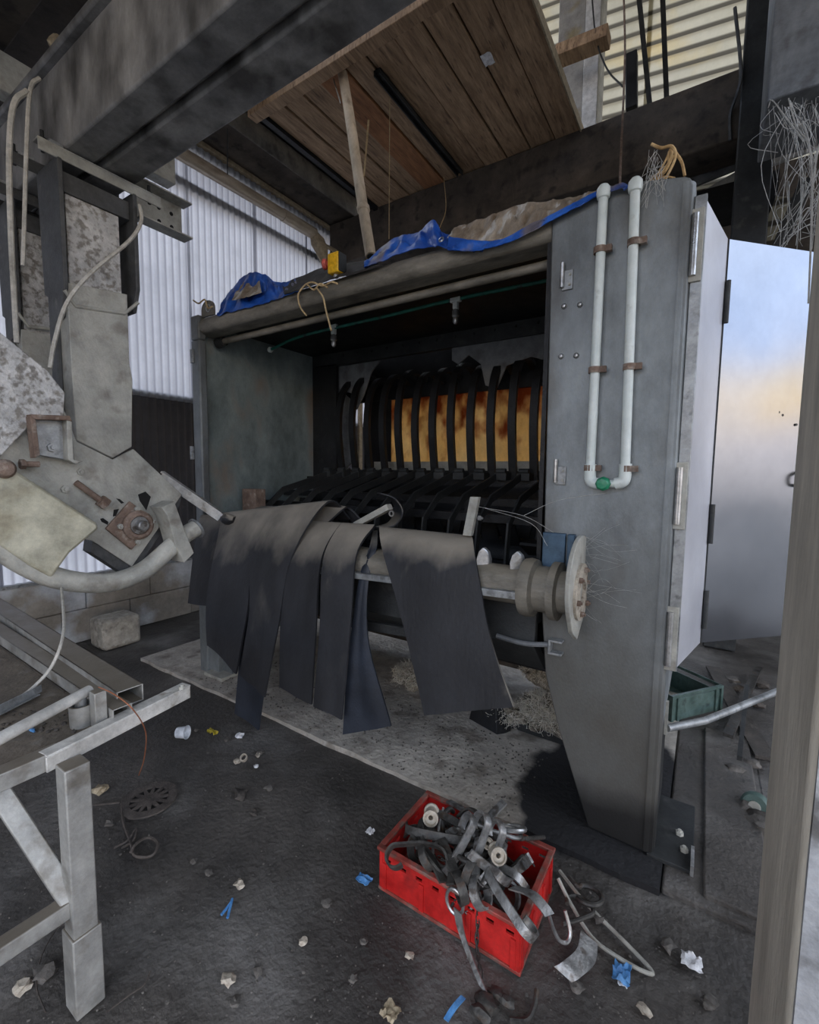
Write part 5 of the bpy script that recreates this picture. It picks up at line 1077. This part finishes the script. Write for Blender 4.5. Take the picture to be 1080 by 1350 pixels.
# grit: too many crumbs to count
rnd = random.Random(5); b = B()
for i in range(1500):
    u, v_ = rnd.uniform(-20, 1000), 880+470*rnd.random()**.8; p = fl(u, v_, .001)
    if p.y > 1.86 or (p.x > .1): continue
    if cx0-.02 < p.x < cx1+.02 and cy0-.02 < p.y < cy1+.02: continue
    lump(b, p, rnd.uniform(.0012, .0042)*(2 if rnd.random() < .05 else 1), i, sub=1)
for i in range(900):
    p = V((rnd.uniform(-3.2, -.65), rnd.uniform(1.9, 2.5), .024)); lump(b, p, rnd.uniform(.002, .007), i, sub=1)
tag(b.build('floor_grit', 'grit', loc=(-1.5, 1.2, 0)), 'fine grit and crumbs strewn over the floor', 'grit', kind='stuff')
# cobwebs at the right
cw = B(); rnd = random.Random(9)
for i in range(50):
    p = py(rnd.uniform(1012, 1080), rnd.uniform(128, 150), 3.88); q = py(rnd.uniform(1020, 1085), rnd.uniform(150, 330), 3.9+rnd.uniform(-.1, .6)); cw.tube(crom([p, p.lerp(q, .5)+V((rnd.gauss(0, .06), rnd.gauss(0, .04), rnd.gauss(0, .05))), q], 4), rnd.choice((.001, .0012, .002)), 3, cap=False)
for i in range(24):
    p = py(rnd.uniform(1012, 1078), rnd.uniform(290, 340), 3.9); q = p+V((rnd.gauss(.15, .15), rnd.gauss(0, .2), rnd.uniform(.05, .6))); cw.tube(crom([p, p.lerp(q, .5)+V((rnd.gauss(0, .06), 0, rnd.gauss(0, .05))), q], 4), .0025, 3, cap=False)
tag(cw.build('cobweb', 'web', loc=py(1045, 200, 3.9)), 'dusty cobwebs hanging below the grey duct beside the column', 'cobweb', kind='stuff')
cw = B()
for pts in ([(1066, 400, 1.42), (1070, 300, 1.42), (1071, 230, 1.42), (1066, 185, 1.45), (1058, 160, 1.6)], [(1070, 260, 1.42), (1078, 200, 1.42), (1085, 180, 1.42)], [(1068, 190, 1.44), (1050, 165, 1.7), (1040, 130, 2.0)], [(1060, 186, 1.5), (1040, 160, 1.8), (1018, 132, 2.6), (1013, 142, 2.7)]):
    cw.tube(crom([py(u, v_, Y) for u, v_, Y in pts], 5), .002, 5)
tag(cw.build('cobweb', 'web', loc=py(1066, 380, 1.42)), 'thick white cobweb strands clinging to the concrete post edge', 'cobweb', kind='stuff')
cw = B()
for i in range(24):
    a0 = rnd.uniform(705, 815); p = py(774, a0, 2.0)+V((0, -.02, 0)); q = py(rnd.uniform(780, 850), a0+rnd.uniform(-30, 40), YF-.004); cw.tube(crom([p, p.lerp(q, .5)+V((0, 0, rnd.gauss(0, .02))), q], 4), .0004, 3, cap=False)
for pts in ([(631, 668), (690, 680), (730, 702)], [(640, 670), (700, 690), (722, 720)], [(690, 680), (735, 660), (800, 650)]):
    cw.tube(crom([py(u, v_, 1.98) for u, v_ in pts], 5), .0012, 3, cap=False)
tag(cw.build('cobweb', 'web', loc=py(775, 770, 2.0)), 'fine cobweb threads around the shaft flange', 'cobweb', kind='stuff')
cw = B()
for i in range(26):
    p = py(rnd.uniform(855, 885), rnd.uniform(195, 235), YF); q = py(rnd.uniform(835, 880), rnd.uniform(235, 275), YF-.01); cw.tube(crom([p, p.lerp(q, .5)+V((0, -.02, rnd.gauss(0, .02))), q], 4), .0008, 3, cap=False)
tag(cw.build('cobweb', 'web', loc=py(865, 240, YF)), 'fine cobweb threads below the straw bunch', 'cobweb', kind='stuff')
